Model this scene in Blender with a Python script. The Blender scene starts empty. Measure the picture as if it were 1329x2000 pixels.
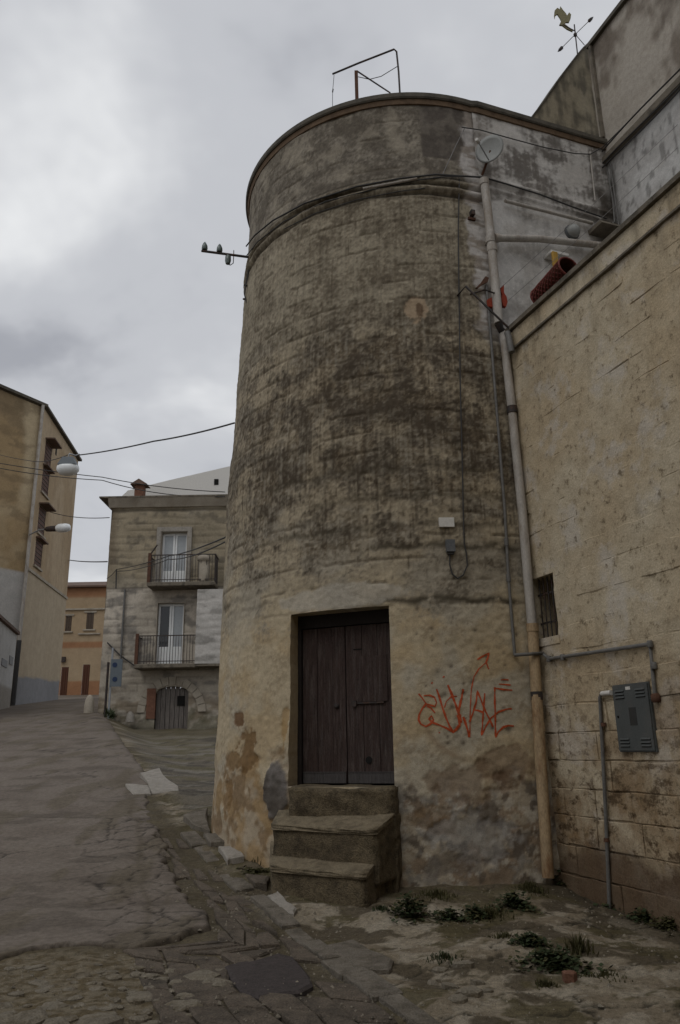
import bpy, bmesh, math, random
import numpy as np
from mathutils import Vector, Matrix
random.seed(7)
RAD = math.radians
scene = bpy.context.scene
COL = scene.collection

# ------------------------------------------------------------------ camera
F_PX, PITCH, ROLL, EYE = 1525.0, RAD(16.7), RAD(1.0), 1.6
cam_d = bpy.data.cameras.new('camera')
cam_d.sensor_fit = 'VERTICAL'; cam_d.sensor_height = 23.6
cam_d.lens = F_PX / 2000.0 * 23.6
cam_d.clip_start = 0.05; cam_d.clip_end = 2000
cam = bpy.data.objects.new('camera', cam_d); COL.objects.link(cam)
cam.matrix_world = (Matrix.Translation((0, 0, EYE)) @ Matrix.Rotation(RAD(90) + PITCH, 4, 'X')
                    @ Matrix.Rotation(-ROLL, 4, 'Z'))
scene.camera = cam

# ------------------------------------------------------------------ sky and sun
SUN_EL, SUN_AZ = RAD(52), RAD(-150)        # azimuth measured from +Y towards +X
world = bpy.data.worlds.new('World'); scene.world = world
world.use_nodes = True
wn, wl = world.node_tree.nodes, world.node_tree.links
wn.clear()
def wnode(t, **k):
    n = wn.new(t)
    for a, b in k.items(): setattr(n, a, b)
    return n
w_out = wnode('ShaderNodeOutputWorld'); w_bg = wnode('ShaderNodeBackground')
w_bg.inputs['Strength'].default_value = 0.10
w_sky = wnode('ShaderNodeTexSky', sky_type='NISHITA')
w_sky.sun_disc = False; w_sky.sun_elevation = SUN_EL; w_sky.sun_rotation = SUN_AZ
w_tc = wnode('ShaderNodeTexCoord'); w_sep = wnode('ShaderNodeSeparateXYZ')
wl.new(w_tc.outputs['Generated'], w_sep.inputs[0])
w_abs = wnode('ShaderNodeMath', operation='ABSOLUTE'); wl.new(w_sep.outputs['Z'], w_abs.inputs[0])
w_add = wnode('ShaderNodeMath', operation='ADD'); w_add.inputs[1].default_value = 0.22
wl.new(w_abs.outputs[0], w_add.inputs[0])
w_dx = wnode('ShaderNodeMath', operation='DIVIDE'); w_dy = wnode('ShaderNodeMath', operation='DIVIDE')
wl.new(w_sep.outputs['X'], w_dx.inputs[0]); wl.new(w_add.outputs[0], w_dx.inputs[1])
wl.new(w_sep.outputs['Y'], w_dy.inputs[0]); wl.new(w_add.outputs[0], w_dy.inputs[1])
w_cmb = wnode('ShaderNodeCombineXYZ')
wl.new(w_dx.outputs[0], w_cmb.inputs['X']); wl.new(w_dy.outputs[0], w_cmb.inputs['Y'])
w_cmb.inputs['Z'].default_value = 1.3
w_n = wnode('ShaderNodeTexNoise'); w_n.inputs['Scale'].default_value = 1.45
w_n.inputs['Detail'].default_value = 5.0; w_n.inputs['Roughness'].default_value = 0.55
w_n.inputs['Distortion'].default_value = 0.2
wl.new(w_cmb.outputs[0], w_n.inputs['Vector'])
w_r = wnode('ShaderNodeValToRGB')
w_r.color_ramp.interpolation = 'EASE'
e = w_r.color_ramp.elements
e[0].position = 0.32; e[0].color = (0.38, 0.392, 0.428, 1)
e[1].position = 0.76; e[1].color = (0.92, 0.93, 0.935, 1)
m_ = e.new(0.48); m_.color = (0.555, 0.568, 0.60, 1)
wl.new(w_n.outputs['Fac'], w_r.inputs[0])
w_mul = wnode('ShaderNodeVectorMath', operation='SCALE'); w_mul.inputs['Scale'].default_value = 10.0
wl.new(w_r.outputs['Color'], w_mul.inputs[0])
w_mix = wnode('ShaderNodeMix', data_type='RGBA'); w_mix.inputs[0].default_value = 0.96
wl.new(w_sky.outputs[0], w_mix.inputs[6]); wl.new(w_mul.outputs[0], w_mix.inputs[7])
wl.new(w_mix.outputs[2], w_bg.inputs['Color']); wl.new(w_bg.outputs[0], w_out.inputs['Surface'])

sun_d = bpy.data.lights.new('sun', 'SUN'); sun_d.energy = 0.5; sun_d.angle = RAD(30)
sun_d.color = (1.0, 0.97, 0.92)
sun = bpy.data.objects.new('sun', sun_d); COL.objects.link(sun)
sun.rotation_euler = Vector((-math.sin(SUN_AZ) * math.cos(SUN_EL), -math.cos(SUN_AZ) * math.cos(SUN_EL),
                             -math.sin(SUN_EL))).to_track_quat('-Z', 'Y').to_euler()
vs = scene.view_settings
vs.view_transform = 'Standard'; vs.look = 'None'; vs.exposure = 0.0; vs.gamma = 1.0
vs.use_curve_mapping = False
scene.render.engine = 'CYCLES'
scene.cycles.use_denoising = True
scene.cycles.max_bounces = 5; scene.cycles.diffuse_bounces = 3

# ------------------------------------------------------------------ survey: sight lines from the camera position
def ray(px, py):
    dx, dy = px - 664.5, 1000 - py
    x = dx * math.cos(ROLL) + dy * math.sin(ROLL); u = -dx * math.sin(ROLL) + dy * math.cos(ROLL)
    return np.array([x, F_PX * math.cos(PITCH) - u * math.sin(PITCH), F_PX * math.sin(PITCH) + u * math.cos(PITCH)])
E0 = np.array([0, 0, EYE])
def at_y(px, py, y):
    d = ray(px, py); return d * (y / d[1]) + E0
def at_r(px, py, r):
    d = ray(px, py); return d * (r / math.hypot(d[0], d[1])) + E0
def on_plane(px, py, A, D):
    d = ray(px, py); n = np.array([D[1], -D[0]]); t = (n @ A) / (n @ d[:2]); return d * t + E0
TC = np.array([1.2, 12.93])                       # tower centre
def tower_r(z): return np.interp(z, [-1, 0, 2, 5.5, 7, 9.4, 10.7, 12], [3.26, 3.24, 3.18, 3.12, 3.03, 2.90, 2.84, 2.84])
def tsurf(th, z, off=0.0):
    r = tower_r(z) + off
    return np.array([TC[0] + r * math.sin(th), TC[1] - r * math.cos(th), z])
def on_tower(px, py):
    d = ray(px, py); d = d / math.hypot(d[0], d[1])
    ts = np.linspace(6, 14, 8001); p = d[None] * ts[:, None] + E0
    s = np.hypot(p[:, 0] - TC[0], p[:, 1] - TC[1]) - tower_r(p[:, 2])
    q = p[int(np.argmax(s < 0))] if (s < 0).any() else p[int(np.argmin(s))]
    return math.atan2(q[0] - TC[0], -(q[1] - TC[1])), q[2]
def tw(px, py, off=0.0):
    th, z = on_tower(px, py); return tsurf(th, z, off)
WA = np.array([2.457, 10.10]); WD = np.array([.348, -.937]); WD /= np.linalg.norm(WD); WN = np.array([WD[1], -WD[0]])
if WN @ (-WA) < 0: WN = -WN                        # towards the camera side
def wl3(s, z, off=0.0):
    p = WA + WD * s + WN * off; return np.array([p[0], p[1], z])
def on_wall(px, py):
    q = on_plane(px, py, WA, WD); return float((q[:2] - WA) @ WD), float(q[2])
def ww(px, py, off=0.0):
    s, z = on_wall(px, py); return wl3(s, z, off)
FA = np.array([2.22, 10.25]); FD = np.array([2.48, .92]); FD /= np.linalg.norm(FD); FN = np.array([FD[1], -FD[0]])
def fc3(s, z, off=0.0):
    p = FA + FD * s + FN * off; return np.array([p[0], p[1], z])
def on_fac(px, py):
    q = on_plane(px, py, FA, FD); return float((q[:2] - FA) @ FD), float(q[2])
UA = np.array([4.70, 11.17]); UD = WD.copy(); UN = WN.copy()
def up3(s, z, off=0.0):
    p = UA + UD * s + UN * off; return np.array([p[0], p[1], z])
def on_up(px, py):
    q = on_plane(px, py, UA, UD); return float((q[:2] - UA) @ UD), float(q[2])

# ------------------------------------------------------------------ noise
LATT = {}
def gnoise(x, y, seed):
    g = LATT.get(seed)
    if g is None:
        a = np.random.RandomState(seed).rand(256, 256) * 2 * np.pi; g = LATT[seed] = (np.cos(a), np.sin(a))
    gx, gy = g
    xi = np.floor(x).astype(int); yi = np.floor(y).astype(int); fx = x - xi; fy = y - yi
    u = fx * fx * fx * (fx * (fx * 6 - 15) + 10); v = fy * fy * fy * (fy * (fy * 6 - 15) + 10)
    def c(i, j): a, b = (xi + i) & 255, (yi + j) & 255; return gx[a, b] * (fx - i) + gy[a, b] * (fy - j)
    return (c(0, 0) * (1 - u) + c(1, 0) * u) * (1 - v) + (c(0, 1) * (1 - u) + c(1, 1) * u) * v
def fbm(x, y, seed, octs=5, gain=.5):
    t = 0; amp = 1; tot = 0
    for o in range(octs):
        ca, sa = math.cos(.6 + 1.1 * o), math.sin(.6 + 1.1 * o); f = 2 ** o
        t = t + amp * gnoise((x * ca - y * sa) * f + 17.3 * o + 5.2, (x * sa + y * ca) * f - 9.1 * o + 3.7, seed + o); tot += amp; amp *= gain
    return np.clip(t / tot * 1.5 + .5, 0, 1)
def worley(x, y, seed):
    xi = np.floor(x).astype(int); yi = np.floor(y).astype(int)
    R = np.random.RandomState(seed); gx = R.rand(128, 128); gy = R.rand(128, 128)
    f1 = np.full(x.shape, 9.0); f2 = np.full(x.shape, 9.0)
    for dx in (-1, 0, 1):
        for dy in (-1, 0, 1):
            a, b = xi + dx, yi + dy
            d = np.hypot(a + gx[a & 127, b & 127] - x, b + gy[a & 127, b & 127] - y)
            f2 = np.where(d < f1, f1, np.minimum(f2, d)); f1 = np.minimum(f1, d)
    return f1, f2
def sst(a, b, x):
    t = np.clip((x - a) / (b - a), 0, 1); return t * t * (3 - 2 * t)
def lerp(A, B, t):
    t = np.asarray(t)[..., None]; return np.asarray(A) * (1 - t) + np.asarray(B) * t
def C3(*c): return np.array(c, float)

# ------------------------------------------------------------------ materials
MATS = {}
def material(name, color=(.5, .5, .5), rough=.85, scale=9.0, var=.18, bump=.25, bdist=.01, attr=False, metal=0.0,
             spec=.3, fine=70.0, tint=None, tint_amt=.5, tint_scale=2.0, stretch=None, emis=None, trans=0.0):
    m = bpy.data.materials.new(name); m.use_nodes = True; MATS[name] = m
    N, L = m.node_tree.nodes, m.node_tree.links
    b = N['Principled BSDF']
    b.inputs['Roughness'].default_value = rough; b.inputs['Metallic'].default_value = metal
    b.inputs['Specular IOR Level'].default_value = spec
    if trans: b.inputs['Transmission Weight'].default_value = trans
    tc = N.new('ShaderNodeTexCoord')
    vec = tc.outputs['Object']
    if stretch:
        mp = N.new('ShaderNodeMapping'); mp.inputs['Scale'].default_value = stretch
        L.new(vec, mp.inputs[0]); vec = mp.outputs[0]
    n1 = N.new('ShaderNodeTexNoise'); n1.inputs['Scale'].default_value = scale; n1.inputs['Detail'].default_value = 6
    n1.inputs['Roughness'].default_value = .62; L.new(vec, n1.inputs['Vector'])
    n2 = N.new('ShaderNodeTexNoise'); n2.inputs['Scale'].default_value = fine; n2.inputs['Detail'].default_value = 3
    L.new(vec, n2.inputs['Vector'])
    ad = N.new('ShaderNodeMath'); ad.operation = 'ADD'; L.new(n1.outputs['Fac'], ad.inputs[0]); L.new(n2.outputs['Fac'], ad.inputs[1])
    mr = N.new('ShaderNodeMapRange'); mr.inputs['From Min'].default_value = .6; mr.inputs['From Max'].default_value = 1.4
    mr.inputs['To Min'].default_value = 1 - var * 1.6; mr.inputs['To Max'].default_value = 1 + var * 1.6
    L.new(ad.outputs[0], mr.inputs['Value'])
    if attr:
        at = N.new('ShaderNodeAttribute'); at.attribute_name = 'Col'; csock = at.outputs['Color']
    else:
        rgb = N.new('ShaderNodeRGB'); rgb.outputs[0].default_value = (*color, 1); csock = rgb.outputs[0]
    if tint is not None:
        n3 = N.new('ShaderNodeTexNoise'); n3.inputs['Scale'].default_value = tint_scale; n3.inputs['Detail'].default_value = 7
        n3.inputs['Roughness'].default_value = .65; L.new(vec, n3.inputs['Vector'])
        rp = N.new('ShaderNodeMapRange'); rp.inputs['From Min'].default_value = .48; rp.inputs['From Max'].default_value = .66
        rp.inputs['To Max'].default_value = tint_amt; L.new(n3.outputs['Fac'], rp.inputs['Value'])
        mx = N.new('ShaderNodeMix'); mx.data_type = 'RGBA'; L.new(rp.outputs[0], mx.inputs[0]); L.new(csock, mx.inputs[6])
        mx.inputs[7].default_value = (*tint, 1); csock = mx.outputs[2]
    mul = N.new('ShaderNodeVectorMath'); mul.operation = 'SCALE'
    L.new(csock, mul.inputs[0]); L.new(mr.outputs[0], mul.inputs['Scale'])
    L.new(mul.outputs[0], b.inputs['Base Color'])
    if bump > 0:
        bp = N.new('ShaderNodeBump'); bp.inputs['Strength'].default_value = bump; bp.inputs['Distance'].default_value = bdist
        L.new(ad.outputs[0], bp.inputs['Height']); L.new(bp.outputs[0], b.inputs['Normal'])
    return m

material('plaster', attr=True, rough=.92, scale=14, var=.16, bump=.5, bdist=.012, fine=90, spec=.15)
material('farplaster', attr=True, rough=.92, scale=2.2, var=.12, bump=.3, bdist=.02, fine=14, spec=.15)
material('groundmat', attr=True, rough=.92, scale=22, var=.38, bump=.9, bdist=.014, fine=110, spec=.15)
material('asphalt', attr=True, rough=.92, scale=16, var=.28, bump=.35, bdist=.006, fine=120, spec=.15)
material('coping', (.17, .145, .11), tint=(.06, .052, .04), tint_amt=.8, tint_scale=5, bump=.6, bdist=.02)
material('cornice_stone', (.10, .088, .068), tint=(.045, .04, .032), tint_amt=.8, tint_scale=4, bump=.6)
material('rustband', (.17, .115, .072), tint=(.09, .06, .04), tint_amt=.7, tint_scale=6)
material('wood', (.062, .040, .034), rough=.75, scale=5, var=.45, bump=1.0, bdist=.012, fine=40, stretch=(9, 9, .8),
         tint=(.115, .092, .082), tint_amt=.75, tint_scale=3)
material('wood_grey', (.075, .068, .066), rough=.8, scale=5, var=.35, bump=.7, bdist=.008, fine=40, stretch=(9, 9, .8))
material('wood_dark', (.022, .017, .015), rough=.8, scale=8, var=.3, stretch=(8, 8, 1))
material('dark', (.008, .007, .006), rough=.9, bump=0)
material('iron', (.045, .04, .038), rough=.65, metal=.2, scale=20, tint=(.10, .05, .03), tint_amt=.7, tint_scale=9)
material('rust', (.105, .052, .032), rough=.9, scale=15, tint=(.07, .035, .025), tint_amt=.8, tint_scale=7)
material('pipe_white', (.40, .37, .33), rough=.6, scale=10, tint=(.22, .17, .12), tint_amt=.7, tint_scale=4, bump=.15, stretch=(1, 1, .35))
material('pipe_cream', (.37, .27, .16), rough=.75, scale=12, var=.25, tint=(.17, .085, .035), tint_amt=.95, tint_scale=5, bump=.2, stretch=(1, 1, .4))
material('conduit', (.15, .145, .135), rough=.6, scale=15, tint=(.08, .075, .07), tint_amt=.6, tint_scale=6, bump=.1)
material('cable', (.05, .048, .046), rough=.7, bump=0)
material('cable_pale', (.20, .19, .18), rough=.7, bump=0)
material('cabinet', (.075, .082, .080), rough=.5, scale=6, var=.14, tint=(.10, .09, .08), tint_amt=.4, tint_scale=5, bump=.08)
material('greybox', (.12, .125, .13), rough=.5, bump=.05)
material('label_white', (.62, .60, .56), rough=.5, scale=20, var=.1, bump=.05)
material('dish', (.30, .305, .29), rough=.55, scale=6, var=.08, bump=.05)
material('paint_red', (.44, .075, .022), rough=.6, scale=30, var=.25, bump=.1)
material('red_cloth', (.30, .045, .02), rough=.8, scale=30, var=.2)
material('yellow', (.42, .25, .05), rough=.7, scale=20, var=.15)
material('red_lattice', (.15, .032, .024), rough=.6, scale=25, var=.25, bump=.2)
material('step_stone', (.125, .098, .060), rough=.95, scale=14, var=.40, bump=.8, bdist=.02, tint=(.050, .038, .024), tint_amt=.85, tint_scale=3.6, fine=60)
material('lit_tread_stone', (.185, .15, .098), rough=.95, scale=14, var=.3, bump=.7, bdist=.015, tint=(.10, .08, .05), tint_amt=.8, tint_scale=5, fine=60)  # paler than the risers: sky light on the treads put into the colour
material('paver', (.120, .096, .072), rough=.88, scale=9, var=.38, bump=.9, bdist=.02, tint=(.055, .046, .035), tint_amt=.8, tint_scale=2.6)
material('kerb', (.17, .148, .118), rough=.9, scale=10, var=.32, bump=.9, bdist=.02, tint=(.08, .066, .046), tint_amt=.8, tint_scale=4)
material('slab_white', (.29, .265, .23), rough=.85, scale=10, var=.2, bump=.5, tint=(.20, .175, .14), tint_amt=.6, tint_scale=6)
material('rubble', (.19, .165, .125), rough=.95, scale=12, var=.3, bump=.8, bdist=.015, tint=(.11, .085, .05), tint_amt=.8, tint_scale=5)
material('asphalt_patch', (.055, .045, .042), rough=.9, scale=20, var=.3, bump=.5, bdist=.008)
material('leaf', (.030, .042, .015), rough=.7, scale=9, var=.5, bump=0)
material('leaf_dry', (.06, .055, .02), rough=.8, scale=9, var=.35, bump=0)
material('moss', (.055, .052, .018), rough=.95, scale=30, var=.4, bump=.9, bdist=.02)
material('white_frame', (.76, .77, .76), rough=.45, bump=.05, var=.05)
material('glass_pale', (.34, .36, .37), rough=.15, bump=0, var=.08, spec=.6)
material('glass_dark', (.03, .033, .034), rough=.12, bump=0, var=.05, spec=.6)
material('brown_door', (.085, .032, .016), rough=.7, scale=6, var=.25, stretch=(6, 6, 1))
material('brown_shutter', (.085, .06, .042), rough=.7, scale=6, var=.2)
material('brick', (.16, .078, .05), rough=.9, scale=8, var=.3)
material('tile', (.15, .095, .07), rough=.9, scale=4, var=.3, tint=(.11, .10, .085), tint_amt=.8, tint_scale=3)
material('steel', (.30, .31, .32), rough=.4, metal=.5, bump=.03, var=.08)
material('lamp_glass', (.78, .80, .80), rough=.25, bump=0, var=.03, spec=.5)
material('sign', (.115, .135, .15), rough=.5, var=.08, bump=.03)
material('blue', (.014, .03, .075), rough=.5, bump=0)
material('ceramic', (.10, .13, .12), rough=.3, bump=0, spec=.6)
material('bronze', (.17, .15, .075), rough=.5, metal=.3, scale=30, var=.3)
material('terrace', (.25, .23, .2), rough=.9)
material('wood_weathered', (.15, .132, .118), rough=.85, scale=5, var=.4, bump=.7, bdist=.01, stretch=(4, 4, .5), tint=(.09, .075, .065), tint_amt=.7, tint_scale=3)
material('pebble', (.20, .175, .135), rough=.95, scale=6, var=.5, bump=.3)
material('voussoir', (.38, .335, .27), rough=.95, scale=4, var=.25, bump=.5, tint=(.20, .17, .13), tint_amt=.7, tint_scale=2)

# the stone and render of the yard wall is coloured by nodes alone so that wall and blocks run into one another
def wall_material():
    m = bpy.data.materials.new('yardwall'); m.use_nodes = True; MATS['yardwall'] = m
    N, L = m.node_tree.nodes, m.node_tree.links
    b = N['Principled BSDF']; b.inputs['Roughness'].default_value = .93; b.inputs['Specular IOR Level'].default_value = .15
    geo = N.new('ShaderNodeNewGeometry'); pos = geo.outputs['Position']
    def noise(sc, det=6, rough=.6, st=None):
        n = N.new('ShaderNodeTexNoise'); n.inputs['Scale'].default_value = sc; n.inputs['Detail'].default_value = det
        n.inputs['Roughness'].default_value = rough; v = pos
        if st:
            mp = N.new('ShaderNodeMapping'); mp.inputs['Scale'].default_value = st; L.new(pos, mp.inputs[0]); v = mp.outputs[0]
        L.new(v, n.inputs['Vector']); return n.outputs['Fac']
    def rng(s, a, b_, c=0., d=1.):
        r = N.new('ShaderNodeMapRange'); r.inputs['From Min'].default_value = a; r.inputs['From Max'].default_value = b_
        r.inputs['To Min'].default_value = c; r.inputs['To Max'].default_value = d; L.new(s, r.inputs['Value']); return r.outputs[0]
    def math_(op, a, b_):
        n = N.new('ShaderNodeMath'); n.operation = op
        for i, v in enumerate((a, b_)):
            if isinstance(v, (int, float)): n.inputs[i].default_value = v
            else: L.new(v, n.inputs[i])
        return n.outputs[0]
    def mix(f, a, b_):
        n = N.new('ShaderNodeMix'); n.data_type = 'RGBA'; L.new(f, n.inputs[0])
        for i, v in ((6, a), (7, b_)):
            if isinstance(v, tuple): n.inputs[i].default_value = (*v, 1)
            else: L.new(v, n.inputs[i])
        return n.outputs[2]
    sep = N.new('ShaderNodeSeparateXYZ'); L.new(pos, sep.inputs[0]); z = sep.outputs['Z']
    c = mix(rng(noise(.9), .4, .62), (.53, .455, .33), (.48, .385, .255))
    c = mix(rng(noise(4.5, 7, .7), .45, .65, 0, .45), c, (.34, .265, .17))
    c = mix(rng(noise(1.7, 7, .62), .54, .63, 0, .7), c, (.54, .49, .42))           # grey repair patches
    low = rng(z, 2.9, 0.9)
    c = mix(math_('MULTIPLY', low, rng(noise(1.4, 6, .65), .40, .60)), c, (.245, .165, .09))   # eroded, rusty stone below
    c = mix(math_('MULTIPLY', low, rng(noise(5, 7, .74, (1, 1, 1.6)), .51, .60, 0, .95)), c, (.085, .055, .030))   # brown pits
    vlow = rng(math_('ADD', z, rng(noise(1.3), .2, .8, -.22, .22)), .62, .36)
    c = mix(math_('MULTIPLY', vlow, 0.9), c, (.12, .08, .05))                    # darker brown foot
    c = mix(rng(noise(9, 6, .75), .57, .65, 0, .75), c, (.13, .10, .06))
    c = mix(math_('MULTIPLY', rng(noise(2.3, 7, .72, (1.6, 1.6, .5)), .56, .68), .35), c, (.20, .16, .105))          # rain runs           # speckle
    top = rng(z, 5.9, 7.2)
    c = mix(math_('MULTIPLY', top, rng(noise(3.2, 6, .65, (1, 1, .25)), .45, .65, 0, .75)), c, (.14, .115, .08))   # runs below the coping
    fine = noise(55, 4)
    sc = N.new('ShaderNodeVectorMath'); sc.operation = 'SCALE'; L.new(c, sc.inputs[0]); L.new(rng(fine, .25, .75, .78, 1.22), sc.inputs['Scale'])
    L.new(sc.outputs[0], b.inputs['Base Color'])
    h = math_('ADD', math_('MULTIPLY', noise(9, 6, .65), 1.6), math_('MULTIPLY', noise(40, 4), .5))
    bp = N.new('ShaderNodeBump'); bp.inputs['Strength'].default_value = .55; bp.inputs['Distance'].default_value = .016
    L.new(h, bp.inputs['Height']); L.new(bp.outputs[0], b.inputs['Normal'])
wall_material()

# ------------------------------------------------------------------ mesh helpers
def link(name, me, mat, parent=None):
    o = bpy.data.objects.new(name, me); COL.objects.link(o)
    if mat: me.materials.append(MATS[mat]) if not me.materials else None
    if parent is not None: o.parent = parent
    return o
def world_loc(o):
    v = Vector((0, 0, 0))
    while o is not None: v += o.location; o = o.parent
    return v
def tag(o, label=None, cat=None, group=None, kind=None):
    if label: o['label'] = label
    if cat: o['category'] = cat
    if group: o['group'] = group
    if kind: o['kind'] = kind
    return o
def thing(name, label, cat, loc, group=None):
    o = bpy.data.objects.new(name, None); o.empty_display_size = .2; COL.objects.link(o); o.location = Vector([float(v) for v in loc])
    return tag(o, label, cat, group)
class MB:
    """collects geometry in world metres; build() links it as one mesh"""
    def __init__(s): s.v = []; s.f = []; s.sm = []
    def add(s, vs, fs, smooth=False):
        n = len(s.v); s.v += [tuple(float(c) for c in p) for p in vs]
        s.f += [tuple(i + n for i in f) for f in fs]; s.sm += [smooth] * len(fs); return s
    def hexa(s, p):    # 8 corners: bottom 4 (ccw), top 4
        return s.add(p, [(3, 2, 1, 0), (4, 5, 6, 7), (0, 1, 5, 4), (1, 2, 6, 5), (2, 3, 7, 6), (3, 0, 4, 7)])
    def box(s, c, sx, sy, sz, rz=0, ax=None):
        ax = ax or (Vector((math.cos(rz), math.sin(rz), 0)), Vector((-math.sin(rz), math.cos(rz), 0)), Vector((0, 0, 1)))
        c = Vector([float(q) for q in c]); X, Y, Z = ax[0] * sx / 2, ax[1] * sy / 2, ax[2] * sz / 2
        return s.hexa([c - X - Y - Z, c + X - Y - Z, c + X + Y - Z, c - X + Y - Z, c - X - Y + Z, c + X - Y + Z, c + X + Y + Z, c - X + Y + Z])
    def bbox(s, c, sx, sy, sz, rz=0, bev=.01):
        """box with chamfered edges"""
        bm = bmesh.new(); bmesh.ops.create_cube(bm, size=1)
        bmesh.ops.scale(bm, vec=(sx, sy, sz), verts=bm.verts)
        bmesh.ops.bevel(bm, geom=bm.edges[:], offset=bev, segments=1, affect='EDGES')
        bmesh.ops.rotate(bm, cent=(0, 0, 0), matrix=Matrix.Rotation(rz, 3, 'Z'), verts=bm.verts)
        bmesh.ops.translate(bm, vec=Vector([float(q) for q in c]), verts=bm.verts)
        bm.verts.index_update()
        s.add([v.co[:] for v in bm.verts], [tuple(v.index for v in f.verts) for f in bm.faces]); bm.free(); return s
    def tube(s, pts, r, n=8, cap=True):
        pts = [Vector([float(c) for c in p]) for p in pts]; m = len(pts)
        rr = r if isinstance(r, (list, tuple)) else [r] * m
        vs, fs = [], []
        prev = None
        for i, p in enumerate(pts):
            t = (pts[min(i + 1, m - 1)] - pts[max(i - 1, 0)]).normalized()
            if prev is None:
                a = Vector((0, 0, 1)) if abs(t.z) < .9 else Vector((1, 0, 0)); u = t.cross(a).normalized()
            else:
                u = (prev - t * prev.dot(t))
                u = u.normalized() if u.length > 1e-6 else t.cross(Vector((0, 0, 1))).normalized()
            prev = u; w = t.cross(u)
            for k in range(n):
                a = 2 * math.pi * k / n; vs.append(p + (u * math.cos(a) + w * math.sin(a)) * rr[i])
        for i in range(m - 1):
            for k in range(n):
                fs.append((i * n + k, i * n + (k + 1) % n, (i + 1) * n + (k + 1) % n, (i + 1) * n + k))
        s.add(vs, fs, True)
        if cap: s.add(vs[:n], [tuple(range(n))[::-1]]); s.add(vs[-n:], [tuple(range(n))])
        return s
    def lathe(s, c, prof, n=16, axis=None):
        c = Vector([float(q) for q in c]); Z = (axis or Vector((0, 0, 1))).normalized()
        X = Z.cross(Vector((0, 1, 0)) if abs(Z.y) < .9 else Vector((1, 0, 0))).normalized(); Y = Z.cross(X)
        vs, fs = [], []
        for r, h in prof:
            for k in range(n):
                a = 2 * math.pi * k / n; vs.append(c + Z * h + (X * math.cos(a) + Y * math.sin(a)) * max(r, 1e-4))
        for i in range(len(prof) - 1):
            for k in range(n): fs.append((i * n + k, i * n + (k + 1) % n, (i + 1) * n + (k + 1) % n, (i + 1) * n + k))
        s.add(vs, fs, True); s.add(vs[:n], [tuple(range(n))[::-1]]); s.add(vs[-n:], [tuple(range(n))]); return s
    def prism(s, poly, d):    # poly of 3D points, extruded along vector d
        poly = [Vector([float(c) for c in p]) for p in poly]; d = Vector([float(c) for c in d]); n = len(poly)
        return s.add(poly + [p + d for p in poly], [tuple(range(n))[::-1], tuple(range(n, 2 * n))] +
                     [(i, (i + 1) % n, n + (i + 1) % n, n + i) for i in range(n)])
    def build(s, name, mat, parent=None, fix=True):
        off = world_loc(parent) if parent is not None else Vector((0, 0, 0))
        if parent is None:
            A = np.array(s.v); off = Vector(((A[:, 0].min() + A[:, 0].max()) / 2, (A[:, 1].min() + A[:, 1].max()) / 2, A[:, 2].min()))
        me = bpy.data.meshes.new(name); me.from_pydata([tuple(Vector(p) - off) for p in s.v], [], s.f); me.update()
        me.polygons.foreach_set('use_smooth', s.sm)
        if fix:
            bm = bmesh.new(); bm.from_mesh(me); bmesh.ops.recalc_face_normals(bm, faces=bm.faces); bm.to_mesh(me); bm.free()
        o = link(name, me, mat, parent)
        if parent is None: o.location = off
        return o
def grid_mesh(name, P, col, mat, parent=None, keep=None, flip=False, smooth=True, extra=None):
    """P (nv,nu,3) world points, col (nv,nu,3) linear base colours, keep (nv-1,nu-1) faces that exist"""
    nv, nu = P.shape[:2]; off = np.array(world_loc(parent)) if parent is not None else np.zeros(3)
    idx = np.arange(nv * nu).reshape(nv, nu)
    q = np.stack([idx[:-1, :-1], idx[:-1, 1:], idx[1:, 1:], idx[1:, :-1]], -1)
    if flip: q = q[..., ::-1]
    q = q[keep] if keep is not None else q.reshape(-1, 4)
    used, inv = np.unique(q, return_inverse=True)
    V = (P.reshape(-1, 3) - off)[used]; Cc = np.clip(col.reshape(-1, 3)[used], 0.004, .95); q = inv.reshape(-1, 4)
    me = bpy.data.meshes.new(name)
    me.vertices.add(len(V)); me.vertices.foreach_set('co', V.ravel().astype(np.float32))
    me.loops.add(q.size); me.loops.foreach_set('vertex_index', q.ravel().astype(np.int32))
    me.polygons.add(len(q)); me.polygons.foreach_set('loop_start', np.arange(0, q.size, 4, dtype=np.int32))
    me.polygons.foreach_set('loop_total', np.full(len(q), 4, dtype=np.int32))
    me.update(calc_edges=True); me.validate()
    me.polygons.foreach_set('use_smooth', np.full(len(q), smooth))
    ca = me.color_attributes.new('Col', 'FLOAT_COLOR', 'POINT')
    ca.data.foreach_set('color', np.concatenate([Cc, np.ones((len(Cc), 1))], 1).ravel().astype(np.float32))
    return link(name, me, mat, parent)
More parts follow.
